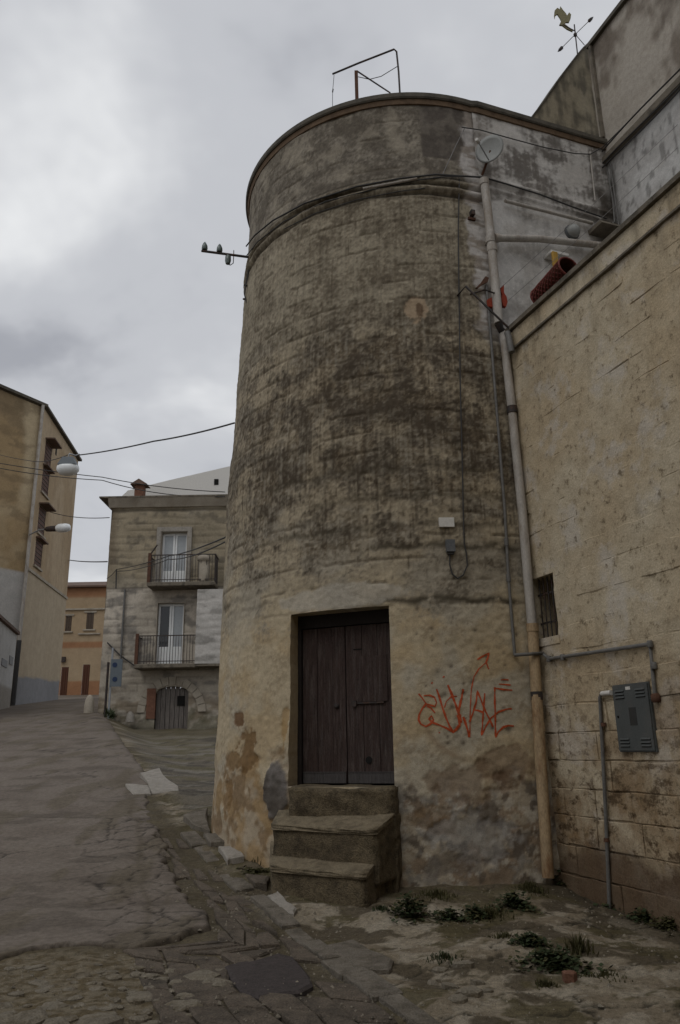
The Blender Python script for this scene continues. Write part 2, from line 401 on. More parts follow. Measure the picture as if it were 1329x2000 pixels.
def flat_wall(name, A, D, N, s0, s1, z0, z1, step, colfn, mat, parent, relief=None, hole=None, zstep=None):
    """a vertical wall sheet along D from A, with relief along N and holes in (s, z)"""
    ss = np.arange(s0, s1 + step * .5, step); zs = np.arange(z0, z1 + (zstep or step) * .5, zstep or step)
    holes = hole or []
    for h in holes:
        for v, arr in ((h[0], ss), (h[1], ss), (h[2], zs), (h[3], zs)):
            if arr[0] <= v <= arr[-1]: arr[int(np.argmin(abs(arr - v)))] = v
    S, Z = np.meshgrid(ss, zs)
    d = relief(S, Z) if relief else np.zeros_like(S)
    P = np.stack([A[0] + D[0] * S + N[0] * d, A[1] + D[1] * S + N[1] * d, Z], -1)
    keep = np.ones((len(zs) - 1, len(ss) - 1), bool)
    sc = (ss[:-1] + ss[1:]) / 2; zc = (zs[:-1] + zs[1:]) / 2
    for h in holes:
        keep &= ~(((sc > h[0]) & (sc < h[1]))[None, :] & ((zc > h[2]) & (zc < h[3]))[:, None])
    flip = (D[0] * N[1] - D[1] * N[0]) > 0      # make normals point along N
    return grid_mesh(name, P, colfn(S, Z), mat, parent, keep, flip=flip)
# ================================================================== THE ROUND TOWER
tower = thing('round_tower', 'tall round corner tower of stained cream render with a plank door and stone steps', 'tower', (TC[0], TC[1], 0))
TH0, TH1, DZ0, DZ1 = RAD(-36.7), RAD(-11.0), 1.13, 3.30          # door opening
def blob(U, Z, px, py, ru, rz, seed, rough=.45, soft=.12):
    th, z = on_tower(px, py); u0 = th * 3.1
    n = fbm(U * 3.4, Z * 3.4, seed, 6, .62) - .5
    d = np.hypot((U - u0) / ru, (Z - z) / rz) + n * rough * 2
    return sst(1 + soft, 1 - soft, d)
def tower_fields(TH, Z):
    U = TH * 3.1; D = np.degrees(TH)
    n1 = fbm(U * 1.1 + 3, Z * 1.7, 11, 5); n2 = fbm(U * 1.7, Z * 6.5, 12, 5); n3 = fbm(U * 2.7, Z * 2.7, 13, 6)
    st = fbm(U * 17, Z * .9, 14, 4); st2 = fbm(U * 42, Z * 1.6, 15, 3); sp = fbm(U * 21, Z * 21, 16, 4, .65); sp2 = fbm(U * 9, Z * 12, 17, 5, .6)
    wob = (fbm(U * .5, Z * .5, 18, 3) - .5) * .06 + (fbm(U * 7, Z * 7, 19, 3) - .5) * .02
    # ---- relief
    h = (fbm(U * .9, Z * .9, 21, 3) - .5) * .035 + (n3 - .5) * .012 + (sp2 - .5) * .012
    cz = (Z + wob) / .30; fr = np.abs(cz - np.round(cz)) * .30; row = np.round(cz)
    joint = np.exp(-(fr / .016) ** 2) * sst(.46, .64, fbm(U * 1.3, row * 3.7, 22, 3)) * sst(3.0, 3.6, Z)
    off = (row % 2) * .31; cu = (U + off + (fbm(row * 2.1, row * 1.3, 23, 2) - .5) * .5) / .66
    fu = np.abs(cu - np.round(cu)) * .66
    vj = np.exp(-(fu / .013) ** 2) * sst(.55, .7, fbm(np.round(cu) * 3.3, np.floor(cz) * 2.9, 24, 2)) * sst(3.4, 3.8, Z)
    h = h - .016 * joint - .012 * vj
    # moulding and parapet
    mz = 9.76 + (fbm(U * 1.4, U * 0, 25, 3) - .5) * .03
    h = h + .045 * np.exp(-((Z - mz) / .055) ** 2) + .03 * np.exp(-((Z - mz - .17) / .04) ** 2) - .05 * np.exp(-((Z - mz - .09) / .022) ** 2) - .035 * np.exp(-((Z - mz + .10) / .02) ** 2)
    h = np.where(Z > mz + .2, h * .8 + .006, h)
    # ---- colour
    col = lerp(C3(.475, .395, .27), C3(.44, .345, .215), sst(.40, .68, n1))
    col = lerp(col, C3(.44, .395, .31), sst(.50, .70, fbm(U * .8, Z * .8, 31, 5)) * .8)
    col = lerp(col, C3(.30, .235, .15), sst(.56, .74, sp * .5 + n3 * .5) * .55)
    d = np.interp(Z, [0, 1, 3.2, 3.45, 3.8, 4.1, 4.5, 5.0, 5.6, 6.6, 7.1, 7.7, 8.5, 9.3, 9.65, 10.0, 11.4],
                  [0, 0, .0, .18, .22, .38, .50, .64, .76, .76, .68, .60, .53, .52, .62, .62, .56])
    tm = np.interp(D, [-90, -70, -52, -35, -15, 8, 17, 26], [-.22, -.18, -.06, .03, .08, .06, -.02, -.10])
    t = d + tm * sst(3.2, 4.5, Z) + .50 * (n1 - .5) + .26 * (n2 - .5) + .40 * (n3 - .5)
    gate = sst(3.3, 4.4, Z) * (1 - .6 * sst(9.7, 10, Z))
    blk = np.random.RandomState(77).rand(97, 61)[np.mod(np.floor(cz).astype(int), 97), np.mod(np.floor(cu + .5).astype(int), 61)]
    t = t + gate * (.36 * (st - .5) + .55 * (st2 - .5)) + .70 * (sp - .5) + .50 * (sp2 - .5) + .26 * (blk - .5) * sst(3.3, 4.2, Z) + .30 * (fbm(U * 5, Z * 5, 26, 5, .6) - .5)
    up_ = sst(3.1, 3.6, Z + (n1 - .5) * .9 + (sp - .5) * .5)
    Lc = lerp(C3(.40, .338, .24), C3(.35, .31, .24), sst(.35, .65, n1)); Dc = lerp(C3(.150, .119, .080), C3(.134, .111, .081), sst(.4, .6, n3))
    Lc = lerp(Lc, C3(.35, .305, .225), sst(7.0, 8.0, Z)); Dc = lerp(Dc, C3(.168, .140, .100), sst(7.0, 8.0, Z))
    Lc = lerp(Lc, C3(.30, .265, .21), sst(9.9, 10.05, Z)); Dc = lerp(Dc, C3(.125, .108, .086), sst(9.9, 10.05, Z))
    col2 = lerp(Lc, Dc, sst(.08, .92, t))
    col2 = lerp(col2, C3(.066, .050, .034), sst(.80, 1.15, t + .35 * (sp2 - .5)) * (.85 - .35 * sst(7, 8, Z)))
    col2 = col2 * (1 + gate * .22 * (st2 - .5) * 2 + .10 * (blk - .5))[..., None]
    col = lerp(col, col2, up_)
    col = lerp(col, C3(.085, .065, .042), np.clip(joint * .55 + vj * .5, 0, 1))
    # tide lines
    w1 = (fbm(U * 2.6, Z * 0, 41, 6, .6) - .5) * .14
    for (zl, d0, d1, th_, amt) in ((3.50, -68, -45, .035, .6), (4.35, -60, 15, .04, .55), (5.15, -45, 12, .05, .5), (3.36, -15, 19, .045, .95), (4.06, -14, 23, .045, .85), (3.66, -75, -52, .05, .8), (4.75, -30, 20, .05, .5)):
        g = np.exp(-((Z - zl - w1 * .6) / (th_ * (0.35 + 1.4 * fbm(U * 4, Z * 0 + zl, 42, 4)))) ** 2) * sst(d0 - 3, d0 + 2, D) * sst(d1 + 3, d1 - 1, D)
        g = g * sst(.25, .55, fbm(U * 7, Z * 7, 43, 4) + .18)
        col = lerp(col, C3(.075, .062, .042), np.clip(g * amt, 0, 1)); h = h - .006 * g
    # pale lintel repair over the door, pale patch above
    b = blob(U, Z, 660, 1165, .85, .16, 51, .25); col = lerp(col, C3(.46, .42, .35), b * .75)
    b = blob(U, Z, 470, 1205, .5, .5, 52, .4); col = lerp(col, C3(.45, .40, .31), b * .5)
    b = blob(U, Z, 812, 600, .16, .22, 53, .5); col = lerp(col, C3(.40, .30, .20), b * .8); h = h - .01 * b
    b = blob(U, Z, 822, 605, .07, .12, 54, .6); col = lerp(col, C3(.10, .06, .035), b * .8)
    for i in range(34):                                             # little pock marks in the lower render
        r = random.Random(400 + i); b = np.exp(-(np.hypot(U - r.uniform(-.3, 1.05), Z - r.uniform(1.6, 3.3)) / r.uniform(.012, .03)) ** 2)
        col = lerp(col, C3(.09, .07, .05), b * .8); h = h - .008 * b
    # parapet: grey cement patches
    pz = sst(9.95, 10.0, Z)
    col = lerp(col, C3(.185, .160, .128), pz * .25 * sst(.3, .6, n1)); col = lerp(col, C3(.105, .088, .067), pz * .6 * sst(.5, .72, fbm(U * 1.6, Z * 1.6, 33, 6, .62))); col = lerp(col, C3(.33, .29, .225), pz * .5 * sst(.56, .72, fbm(U * 2.1 + 4, Z * 2.1, 34, 6, .62)))
    for dz_, wz_ in ((.09, .028), (-.105, .024), (.23, .02)): col = lerp(col, C3(.05, .041, .03), np.exp(-((Z - mz - dz_) / wz_) ** 2) * .8)  # shade in the moulding grooves, painted as dark lines into the colour
    u0, z0 = on_tower(825, 300)[0] * 3.1, on_tower(870, 312)[1]
    rect = sst(u0 - .02, u0 + .02, U) * sst(z0 - .02, z0 + .02, Z + (n3 - .5) * .08)
    col = lerp(col, lerp(C3(.092, .078, .066), C3(.15, .13, .108), sst(.4, .7, n3)), pz * rect * .9)
    # white paint to the right of the pipe, high up
    wp = sst(16.5, 18.5, D + (n3 - .5) * 5) * sst(7.0, 7.4, Z)
    col = lerp(col, lerp(C3(.50, .47, .44), C3(.30, .26, .22), sst(.45, .7, n2)), wp * .9)
    # ---- the foot of the tower: render fallen away in sheets
    lo = sst(1.45, 1.05, Z + (fbm(U * 1.6, Z * 1.6, 61, 6, .6) - .5) * 1.6)
    left = sst(-30, -40, D)
    L1 = lerp(C3(.41, .335, .24), C3(.33, .225, .115), sst(.45, .62, fbm(U * 1.5, Z * 1.2, 62, 5)))
    L1 = lerp(L1, C3(.20, .125, .06), sst(.55, .68, fbm(U * 2.3, Z * 2.0, 63, 5)) * .8)
    R1 = lerp(C3(.38, .325, .245), C3(.27, .245, .21), sst(.42, .58, fbm(U * 3.2, Z * 3.2, 64, 6, .62)))
    R1 = lerp(R1, C3(.22, .155, .10), sst(.50, .60, fbm(U * 3.0 + 5, Z * 3.0, 65, 6, .62)) * .8)
    R1 = lerp(R1, C3(.45, .41, .34), sst(.57, .66, fbm(U * 4.0 + 9, Z * 4.0, 66, 6, .62)) * .85)
    R1 = lerp(R1, C3(.09, .07, .055), sst(.60, .70, fbm(U * 4.0 + 2, Z * 4.0, 67, 5)) * .8)
    col = lerp(col, lerp(R1, L1, left), lo * .92)
    edge = np.abs(lo - .5) < .3
    h = h - .012 * lo + lo * (fbm(U * 5, Z * 5, 68, 5) - .5) * .016
    for (px, py, ru, rz, c, sd) in ((468, 1408, .20, .11, (.15, .075, .03), 71), (482, 1468, .24, .24, (.19, .11, .045), 72), (455, 1490, .3, .12, (.22, .135, .06), 73),
                                    (445, 1560, .2, .25, (.24, .15, .07), 78), (905, 1530, .5, .22, (.20, .135, .085), 74), (985, 1500, .34, .30, (.19, .12, .07), 75), (840, 1600, .3, .16, (.20, .125, .06), 76),
                                    (930, 1640, .5, .3, (.30, .285, .265), 77), (890, 1690, .45, .12, (.13, .105, .085), 79), (555, 1430, .06, .35, (.33, .19, .055), 80)):
        b = blob(U, Z, px, py, ru * .9, rz * .9, sd, .75); col = lerp(col, C3(*c), b * (.85 if px < 500 else .55)); h = h - .010 * b
    g = blob(U, Z, 540, 1545, .20, .34, 81, .25); col = lerp(col, lerp(C3(.165, .15, .14), C3(.09, .08, .07), sst(.4, .65, n3)), g * .95); h = h + g * (.035 + .03 * (n3 - .5))
    # rubbed arc in the render under the graffiti
    ca, cz_ = on_tower(925, 1380); dist = np.hypot(U - ca * 3.1, Z - cz_)
    ang = np.arctan2(Z - cz_, U - ca * 3.1); arc = np.exp(-((dist - .62) / .035) ** 2) * sst(-2.95, -2.8, ang) * sst(-1.75, -2.0, ang)
    col = lerp(col, C3(.30, .22, .14), arc * .7)
    return h, col
Rm = 3.1
ths = np.arange(RAD(-100), RAD(31), .0205 / Rm); zs = np.arange(-.5, 11.43, .0205)
for v, a in ((TH0, ths), (TH1, ths), (DZ0, zs), (DZ1, zs)): a[int(np.argmin(abs(a - v)))] = v
TH, Z = np.meshgrid(ths, zs)
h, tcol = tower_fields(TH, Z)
Rr = tower_r(Z) + h
P = np.stack([TC[0] + Rr * np.sin(TH), TC[1] - Rr * np.cos(TH), Z], -1)
tc_, zc_ = (ths[:-1] + ths[1:]) / 2, (zs[:-1] + zs[1:]) / 2
keep = ~(((tc_ > TH0) & (tc_ < TH1))[None, :] & ((zc_ > DZ0) & (zc_ < DZ1))[:, None])
keep &= ~((tc_ > RAD(22.2))[None, :] & (zc_ > 7.0)[:, None])
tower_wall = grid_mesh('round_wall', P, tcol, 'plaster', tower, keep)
# the far side of the drum, plain
ths2 = np.linspace(RAD(-100), RAD(-215), 50); zs2 = np.linspace(-.5, 11.43, 40)
TH2, Z2 = np.meshgrid(ths2, zs2); R2 = tower_r(Z2)
grid_mesh('rear_wall', np.stack([TC[0] + R2 * np.sin(TH2), TC[1] - R2 * np.cos(TH2), Z2], -1),
          np.broadcast_to(C3(.30, .26, .19), TH2.shape + (3,)), 'plaster', tower, flip=True)
mb = MB(); mb.lathe((TC[0], TC[1], 11.28), [(2.8, 0), (2.8, .1)], 64); mb.build('roof_deck', 'terrace', tower)
# cornice ring and straight run of the facade
def ring_path(off): return [tsurf(t, 11.4)[:2] + np.array([math.sin(t), -math.cos(t)]) * off for t in np.linspace(RAD(-215), RAD(20.8), 90)] + [fc3(s, 0, off)[:2] for s in np.linspace(.1, 2.75, 10)]
def ring(name, prof, mat):
    n = len(prof); rows = [np.array([[*xy, z] for xy in ring_path(o)]) for o, z in prof]
    vs = [p for r in rows for p in r]; m = len(rows[0])
    fs = [(i * m + k, i * m + k + 1, ((i + 1) % n) * m + k + 1, ((i + 1) % n) * m + k) for i in range(n) for k in range(m - 1)]
    mbx = MB(); mbx.add(vs, fs); return mbx.build(name, mat, tower)
ring('cornice_bed', [(-.1, 11.40), (.025, 11.40), (.045, 11.475), (-.1, 11.475)], 'rustband')
ring('cornice', [(-.25, 11.477), (.065, 11.477), (.080, 11.50), (.080, 11.575), (.04, 11.60), (-.25, 11.60)], 'cornice_stone')
# flat upper facade
def fac_col(S, Zf):
    n = fbm(S * 1.6, Zf * 1.6, 91, 5); n2 = fbm(S * 1.2, Zf * 2.1, 92, 6, .6); st = fbm(S * 13, Zf * .7, 93, 4); sp = fbm(S * 16, Zf * 16, 94, 4)
    c = lerp(C3(.60, .58, .55), C3(.50, .475, .44), sst(.4, .65, n))
    up = sst(9.4, 10.0, Zf)
    c = lerp(c, C3(.47, .44, .40), up * .5)
    m = sst(.54, .86, n2 * .75 + st * .22 + sp * .2 + .08 * up)
    c = lerp(c, C3(.11, .095, .08), m * (.35 + .5 * up))
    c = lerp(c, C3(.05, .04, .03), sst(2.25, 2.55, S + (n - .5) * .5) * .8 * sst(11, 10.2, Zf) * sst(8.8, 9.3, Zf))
    c = lerp(c, C3(.30, .27, .24), sst(.5, .6, n) * sst(.5, .1, S) * .5)
    return c
def fac_rel(S, Zf):
    h = (fbm(S * 1.5, Zf * 1.5, 95, 5) - .5) * .02
    zl = 10.16 - S * .03
    return h + .04 * np.exp(-((Zf - zl) / .04) ** 2) + .03 * np.exp(-((Zf - zl + .18) / .03) ** 2)
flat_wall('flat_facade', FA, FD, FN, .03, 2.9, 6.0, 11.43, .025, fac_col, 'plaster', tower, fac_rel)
# door opening: reveals following the ragged edge of the render
iu0, iu1 = int(np.argmin(abs(ths - TH0))), int(np.argmin(abs(ths - TH1)))
iz0, iz1 = int(np.argmin(abs(zs - DZ0))), int(np.argmin(abs(zs - DZ1)))
pL, pR = tsurf(TH0, 2.2), tsurf(TH1, 2.2)
cd = (pR - pL)[:2]; cw = np.linalg.norm(cd); cd /= cw; cn = np.array([cd[1], -cd[0]])    # cn points out of the wall
BACK = .27
def back(p): q = p[:2] - cn * (BACK + .10 + ((p[:2] - pL[:2]) @ cn)); return np.array([q[0], q[1], p[2]])
def strip(name, line, cols):
    Q = np.stack([line, np.array([line[i] * .5 + back(line[i]) * .5 for i in range(len(line))]), np.array([back(p) for p in line])])
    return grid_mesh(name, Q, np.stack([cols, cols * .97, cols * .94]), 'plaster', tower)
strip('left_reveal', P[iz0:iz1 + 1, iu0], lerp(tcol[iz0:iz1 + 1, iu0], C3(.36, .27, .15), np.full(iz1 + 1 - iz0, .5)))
strip('right_reveal', P[iz0:iz1 + 1, iu1], tcol[iz0:iz1 + 1, iu1])
strip('lintel_soffit', P[iz1, iu0:iu1 + 1], tcol[iz1, iu0:iu1 + 1])
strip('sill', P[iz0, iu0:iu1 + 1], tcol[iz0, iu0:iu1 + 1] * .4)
def dr(u, z, o=0.0):      # u along the chord, o out of the leaf plane
    q = pL[:2] + cd * u + cn * (o - BACK); return np.array([q[0], q[1], z])
CDv, CNv, ZV = Vector((*cd, 0)), Vector((*cn, 0)), Vector((0, 0, 1))
def dbox(m, u0, u1, z0, z1, o0, o1):
    c = (dr(u0, z0, o0) + dr(u1, z1, o1)) / 2
    return m.box(c, u1 - u0, o1 - o0, z1 - z0, ax=(CDv, CNv, ZV))
# frame and two leaves
m = MB(); dbox(m, .0, cw, DZ0 - .02, DZ1 + .05, -.12, -.06); m.build('door_backing', 'dark', tower)
m = MB(); dbox(m, -.02, .055, DZ0, DZ1 + .03, -.05, .035); dbox(m, cw - .075, cw + .03, DZ0, DZ1 + .03, -.05, .03); dbox(m, .056, cw - .076, DZ1 - .17, DZ1 + .03, -.05, .03)
m.build('door_frame', 'wood_dark', tower)
mid = (.056 + cw - .076) / 2 - .01
for (a, b_, leafm, rr) in ((.06, mid - .005, 'wood', random.Random(3)), (mid + .005, cw - .08, 'wood', random.Random(9))):
    m = MB(); dbox(m, a, b_, DZ0 + .02, DZ1 - .175, -.05, -.028)
    leaf = m.build('door_leaf', 'wood_dark', tower)
    npl = 3; edges = [a + (b_ - a) * t for t in (0, .36 + rr.uniform(-.03, .03), .70 + rr.uniform(-.03, .03), 1)]
    for i in range(npl):
        m = MB(); dbox(m, edges[i] + .003, edges[i + 1] - .003, DZ0 + .035 + rr.uniform(0, .01), DZ1 - .18, -.027, -.002 + rr.uniform(-.004, .004))
        m.build('plank', 'wood', leaf)
    m = MB(); dbox(m, a + .012, b_ - .012, DZ0 + .025, DZ0 + .15, -.001, .016); dbox(m, a + .012, b_ - .012, DZ0 + .151, DZ0 + .163, -.001, .022)
    m.build('kick_board', 'wood_grey', leaf)
    if b_ > mid + .1:
        m = MB(); dbox(m, a + .06, b_ - .07, 2.14, 2.72, -.001, .008); m.build('patch_board', 'wood', leaf)
        m = MB(); dbox(m, a + .09, b_ - .12, 2.115, 2.135, 0, .022); m.box(dr(a + .12, 2.12, .02), .05, .03, .07, ax=(CDv, CNv, ZV)); m.build('bolt', 'iron', leaf)
        m = MB(); dbox(m, a + .11, a + .23, 2.80, 2.815, 0, .006); m.build('slot', 'dark', leaf)
        m = MB(); c = dr((a + b_) / 2 - .03, 1.43, .004); m.lathe(c, [(.045, 0), (.045, .003)], 12, CNv); m.build('cat_hole', 'dark', leaf)
    else:
        m = MB(); c = dr(b_ - .13, 2.10, 0); m.lathe(c, [(.035, 0), (.035, .02), (.012, .03)], 10, CNv); m.build('lock', 'iron', leaf)
# steps: threshold stone and two worn blocks, hugging the drum
def at_z(px, py, z): d_ = ray(px, py); return d_[:2] * ((z - EYE) / d_[2])
def worn_block(name, BL, BR, FL, FR, z0, z1, seed, mat='step_stone', jag=.02, sag=.02, z1b=None):
    BL, BR, FL, FR = (np.array(q_, float) for q_ in (BL, BR, FL, FR)); z1b = z1 if z1b is None else z1b
    me = bmesh.new(); bmesh.ops.create_cube(me, size=1)
    bmesh.ops.bevel(me, geom=me.edges[:], offset=.016, segments=2, affect='EDGES', offset_type='OFFSET')
    bmesh.ops.subdivide_edges(me, edges=[e_ for e_ in me.edges if e_.calc_length() > .3], cuts=15, use_grid_fill=True)
    vs, n = [], 0
    for v in me.verts:
        fx, fy, fz = v.co.x + .5, v.co.y + .5, v.co.z + .5
        xy = (BL * (1 - fx) + BR * fx) * (1 - fy) + (FL * (1 - fx) + FR * fx) * fy
        w = fbm(np.array([fx * 3 + seed + fz * 1.2]), np.array([fy * 2 + fz * 1.7]), seed, 5)[0] - .5; w2 = fbm(np.array([fx * 4 - seed + fz * 1.5]), np.array([fy * 3 - fz * 2]), seed + 7, 5)[0] - .5
        sagv = -sag * math.exp(-((fx - .5) / .3) ** 2) * fz * fy
        vs.append((xy[0] + w * jag * 1.3, xy[1] + w2 * jag * 1.6, (z0 + ((z1b - z1) * (1 - fy) if name == 'tread' else 0)) * (1 - fz) + (z1 * fy + z1b * (1 - fy)) * fz + (w + w2) * jag * (1 if fz > .5 else 0) + sagv)); v.index = n; n += 1
    mbx = MB(); mbx.add(vs, [tuple(v.index for v in f.verts) for f in me.faces], True); me.free()
    return mbx.build(name, mat, tower)
worn_block('threshold', (-.55, 10.75), (.75, 10.15), (-.69, 10.10), (.57, 9.60), .55, DZ0 + .005, 3, jag=.03, z1b=DZ0 + .01)
worn_block('step', (-.78, 10.75), (.74, 9.98), (-.86, 9.95), (.335, 9.17), .15, .71, 5, jag=.020, z1b=.90)
worn_block('step', (-.95, 10.65), (.62, 10.0), (-.84, 9.62), (.21, 8.95), -.25, .30, 8, jag=.020, z1b=.48)
worn_block('step_flank', (.52, 10.0), (.68, 9.95), (.42, 9.52), (.58, 9.62), -.25, .60, 12, jag=.04)
worn_block('tread', (-.80, 10.60), (.70, 9.93), (-.885, 9.935), (.335, 9.145), .665, .725, 21, 'lit_tread_stone', jag=.018, sag=.012, z1b=.915)
worn_block('tread', (-.93, 10.45), (.50, 9.80), (-.86, 9.600), (.205, 8.925), .255, .315, 22, 'lit_tread_stone', jag=.018, sag=.012, z1b=.495)
# graffiti in orange-red spray paint
G = [  # strokes traced along the render, px
 ([(818, 1355), (824, 1362), (833, 1375), (850, 1380), (853, 1372), (849, 1362), (840, 1358), (828, 1359)], .010),
 ([(833, 1374), (825, 1384), (819, 1396), (818, 1406), (822, 1414), (832, 1419), (841, 1414), (847, 1406), (843, 1398), (838, 1404), (845, 1411), (858, 1416), (872, 1422), (882, 1428)], .012),
 ([(834, 1379), (842, 1383), (848, 1390), (850, 1393)], .009),
 ([(853, 1346), (858, 1360), (865, 1384), (872, 1404), (878, 1418), (885, 1430)], .013),
 ([(875, 1338), (881, 1352), (888, 1370), (895, 1390), (898, 1402), (898, 1415), (892, 1424), (885, 1430), (878, 1425)], .016),
 ([(893, 1360), (882, 1360), (872, 1370), (868, 1382)], .007),
 ([(905, 1346), (902, 1362), (897, 1383), (896, 1400), (898, 1420)], .014),
 ([(896, 1396), (900, 1412)], .030),
 ([(905, 1400), (910, 1415), (915, 1430), (917, 1440)], .015),
 ([(918, 1440), (918, 1410), (919, 1375), (921, 1345), (926, 1322), (936, 1306), (950, 1294)], .007),
 ([(933, 1288), (943, 1282), (956, 1275), (953, 1286), (950, 1293), (954, 1304), (956, 1307)], .011),
 ([(917, 1410), (923, 1395), (930, 1372), (933, 1350), (940, 1368), (948, 1388), (957, 1405), (964, 1420)], .012),
 ([(925, 1386), (935, 1388), (945, 1392)], .012),
 ([(947, 1354), (945, 1380), (943, 1410), (941, 1436), (950, 1418), (960, 1402), (975, 1390), (990, 1385), (1000, 1384)], .011),
 ([(967, 1342), (967, 1370), (968, 1400), (969, 1440), (974, 1430), (984, 1420), (994, 1417), (1005, 1418)], .012),
 ([(967, 1344), (985, 1347), (1001, 1348)], .010), ([(975, 1336), (988, 1337), (998, 1338)], .009), ([(979, 1328), (987, 1327), (994, 1328)], .009),
 ([(843, 1333), (845, 1335)], .014), ([(866, 1321), (868, 1323)], .014), ([(858, 1430), (859, 1432)], .010)]
def surf_h(th, z):
    i = min(max(int(np.searchsorted(ths, th)), 0), len(ths) - 1); j = min(max(int(np.searchsorted(zs, z)), 0), len(zs) - 1); return h[j, i]
m = MB()
for pts, wd in G:
    uz = [on_tower(*p) for p in pts]; uz = [(a * 3.18, z) for a, z in uz]
    fine = []
    for i in range(len(uz) - 1):
        k = max(2, int(math.dist(uz[i], uz[i + 1]) / .02))
        fine += [(uz[i][0] + (uz[i + 1][0] - uz[i][0]) * t / k, uz[i][1] + (uz[i + 1][1] - uz[i][1]) * t / k) for t in range(k)]
    fine.append(uz[-1])
    n = len(fine); vs = []
    for i in range(n):
        a, b_ = fine[max(i - 1, 0)], fine[min(i + 1, n - 1)]; d = np.array([b_[0] - a[0], b_[1] - a[1]]); d /= max(np.linalg.norm(d), 1e-6)
        w = wd * (.75 + .4 * math.sin(i * .35 + len(pts)) ** 2) * .95
        for sgn in (-1, 1):
            u, zz = fine[i][0] - d[1] * w * sgn, fine[i][1] + d[0] * w * sgn; th = u / 3.18
            vs.append(tsurf(th, zz, surf_h(th, zz) + .005))
    m.add(vs, [(2 * i, 2 * i + 2, 2 * i + 3, 2 * i + 1) for i in range(n - 1)])
tag(m.build('graffiti', 'paint_red', tower, fix=False), 'orange-red sprayed scrawl with an arrow on the cream render')

# ================================================================== YARD WALL, right of the tower
yard_wall = thing('yard_wall', 'high block wall with flat coping running right of the round tower', 'wall', wl3(1.5, 0))
WIN = (on_wall(1037, 1132)[0], on_wall(1086, 1180)[0], 2.86, 3.64)
def yw_rel(S, Zw):
    return (fbm(S * 1.1, Zw * 1.1, 101, 4) - .5) * .022 + (fbm(S * 4, Zw * 4, 102, 5) - .5) * .014 - .012 * sst(2.4, 1.6, Zw)
hole = [(WIN[0], WIN[1], WIN[2], WIN[3])]
flat_wall('render', WA, WD, WN, -.25, 6.0, -.6, 6.95, .03, lambda S, Zw: np.broadcast_to(C3(.4, .3, .2), S.shape + (3,)), 'yardwall', yard_wall, yw_rel, hole)
rb = random.Random(21)
z = -.45; row = 0
while z < 6.72:
    hgt = .305 + rb.uniform(-.02, .02); s = -.2 - rb.uniform(0, .4)
    while s < 3.9:
        ln = rb.uniform(.42, .74); s1 = s + ln
        inwin = not (s1 < WIN[0] - .01 or s > WIN[1] + .01 or z + hgt < WIN[2] - .02 or z > WIN[3] + .02)
        skip = (z > 2.5 and rb.random() < .12)
        if s1 > .06 and not inwin and not skip:
            dep = rb.uniform(.000, .014) if z < 2.2 else rb.uniform(-.006, .004)
            gap = rb.uniform(.003, .007); z1c = min(z + hgt, 6.74)
            x0_, x1_ = max(s, .0) + gap, s1 - gap; za, zb_ = z + gap, z1c - gap
            jt = lambda k=.008: rb.uniform(-k, k)
            out = [(x0_ + jt(), za + jt()), (x0_ + (x1_ - x0_) * .35, za + jt(.010)), (x0_ + (x1_ - x0_) * .7, za + jt(.010)), (x1_ + jt(), za + jt()), (x1_ + jt(), (za + zb_) / 2), (x1_ + jt(), zb_ + jt()), (x0_ + (x1_ - x0_) * .6, zb_ + jt(.010)), (x0_ + (x1_ - x0_) * .3, zb_ + jt(.010)), (x0_ + jt(), zb_ + jt()), (x0_ + jt(), (za + zb_) / 2)]
            cx_, cz2 = (x0_ + x1_) / 2, (za + zb_) / 2; tl_ = jt(.012) / max(x1_ - x0_, .2); tz_ = jt(.010) / .3; n_ = len(out)
            plane_ = lambda a_, c_: dep + (a_ - cx_) * tl_ + (c_ - cz2) * tz_
            bk = [wl3(a_, c_, -.05) for a_, c_ in out]; fr = [wl3(a_, c_, plane_(a_, c_) - .006) for a_, c_ in out]
            tp = [wl3(a_ + (cx_ - a_) * .035, c_ + (cz2 - c_) * .05, plane_(a_, c_) + jt(.003)) for a_, c_ in out]
            m = MB(); m.add(bk + fr + tp, [(i, (i + 1) % n_, n_ + (i + 1) % n_, n_ + i) for i in range(n_)] + [(n_ + i, n_ + (i + 1) % n_, 2 * n_ + (i + 1) % n_, 2 * n_ + i) for i in range(n_)] + [tuple(range(2 * n_, 3 * n_))])
            m.build('stone_block', 'yardwall', yard_wall)
        s = s1
    z += hgt; row += 1
def wbar(m, s0, s1, z0, z1, o0, o1): return m.hexa([wl3(s0, z0, o0), wl3(s1, z0, o0), wl3(s1, z0, o1), wl3(s0, z0, o1), wl3(s0, z1, o0), wl3(s1, z1, o0), wl3(s1, z1, o1), wl3(s0, z1, o1)])
s = .02
while s < 6.0:
    s1 = s + rb.uniform(.8, 1.15); dz = rb.uniform(-.008, .008)
    m = MB(); wbar(m, s + .004, s1 - .004, 7.235 + dz * .5, 7.30 + dz, -.34, .07); m.build('coping_slab', 'coping', yard_wall); s = s1
m = MB(); wbar(m, .02, 6, 6.966, 7.225, -.3, .02); m.build('coping_band', 'yardwall', yard_wall)
m = MB(); wbar(m, .02, 6, 6.935, 6.963, -.3, .042); m.build('coping_bed', 'coping', yard_wall)
m = MB(); wbar(m, .0, 6, 6.2, 7.1, -.34, -.30); m.build('inner_face', 'terrace', yard_wall)
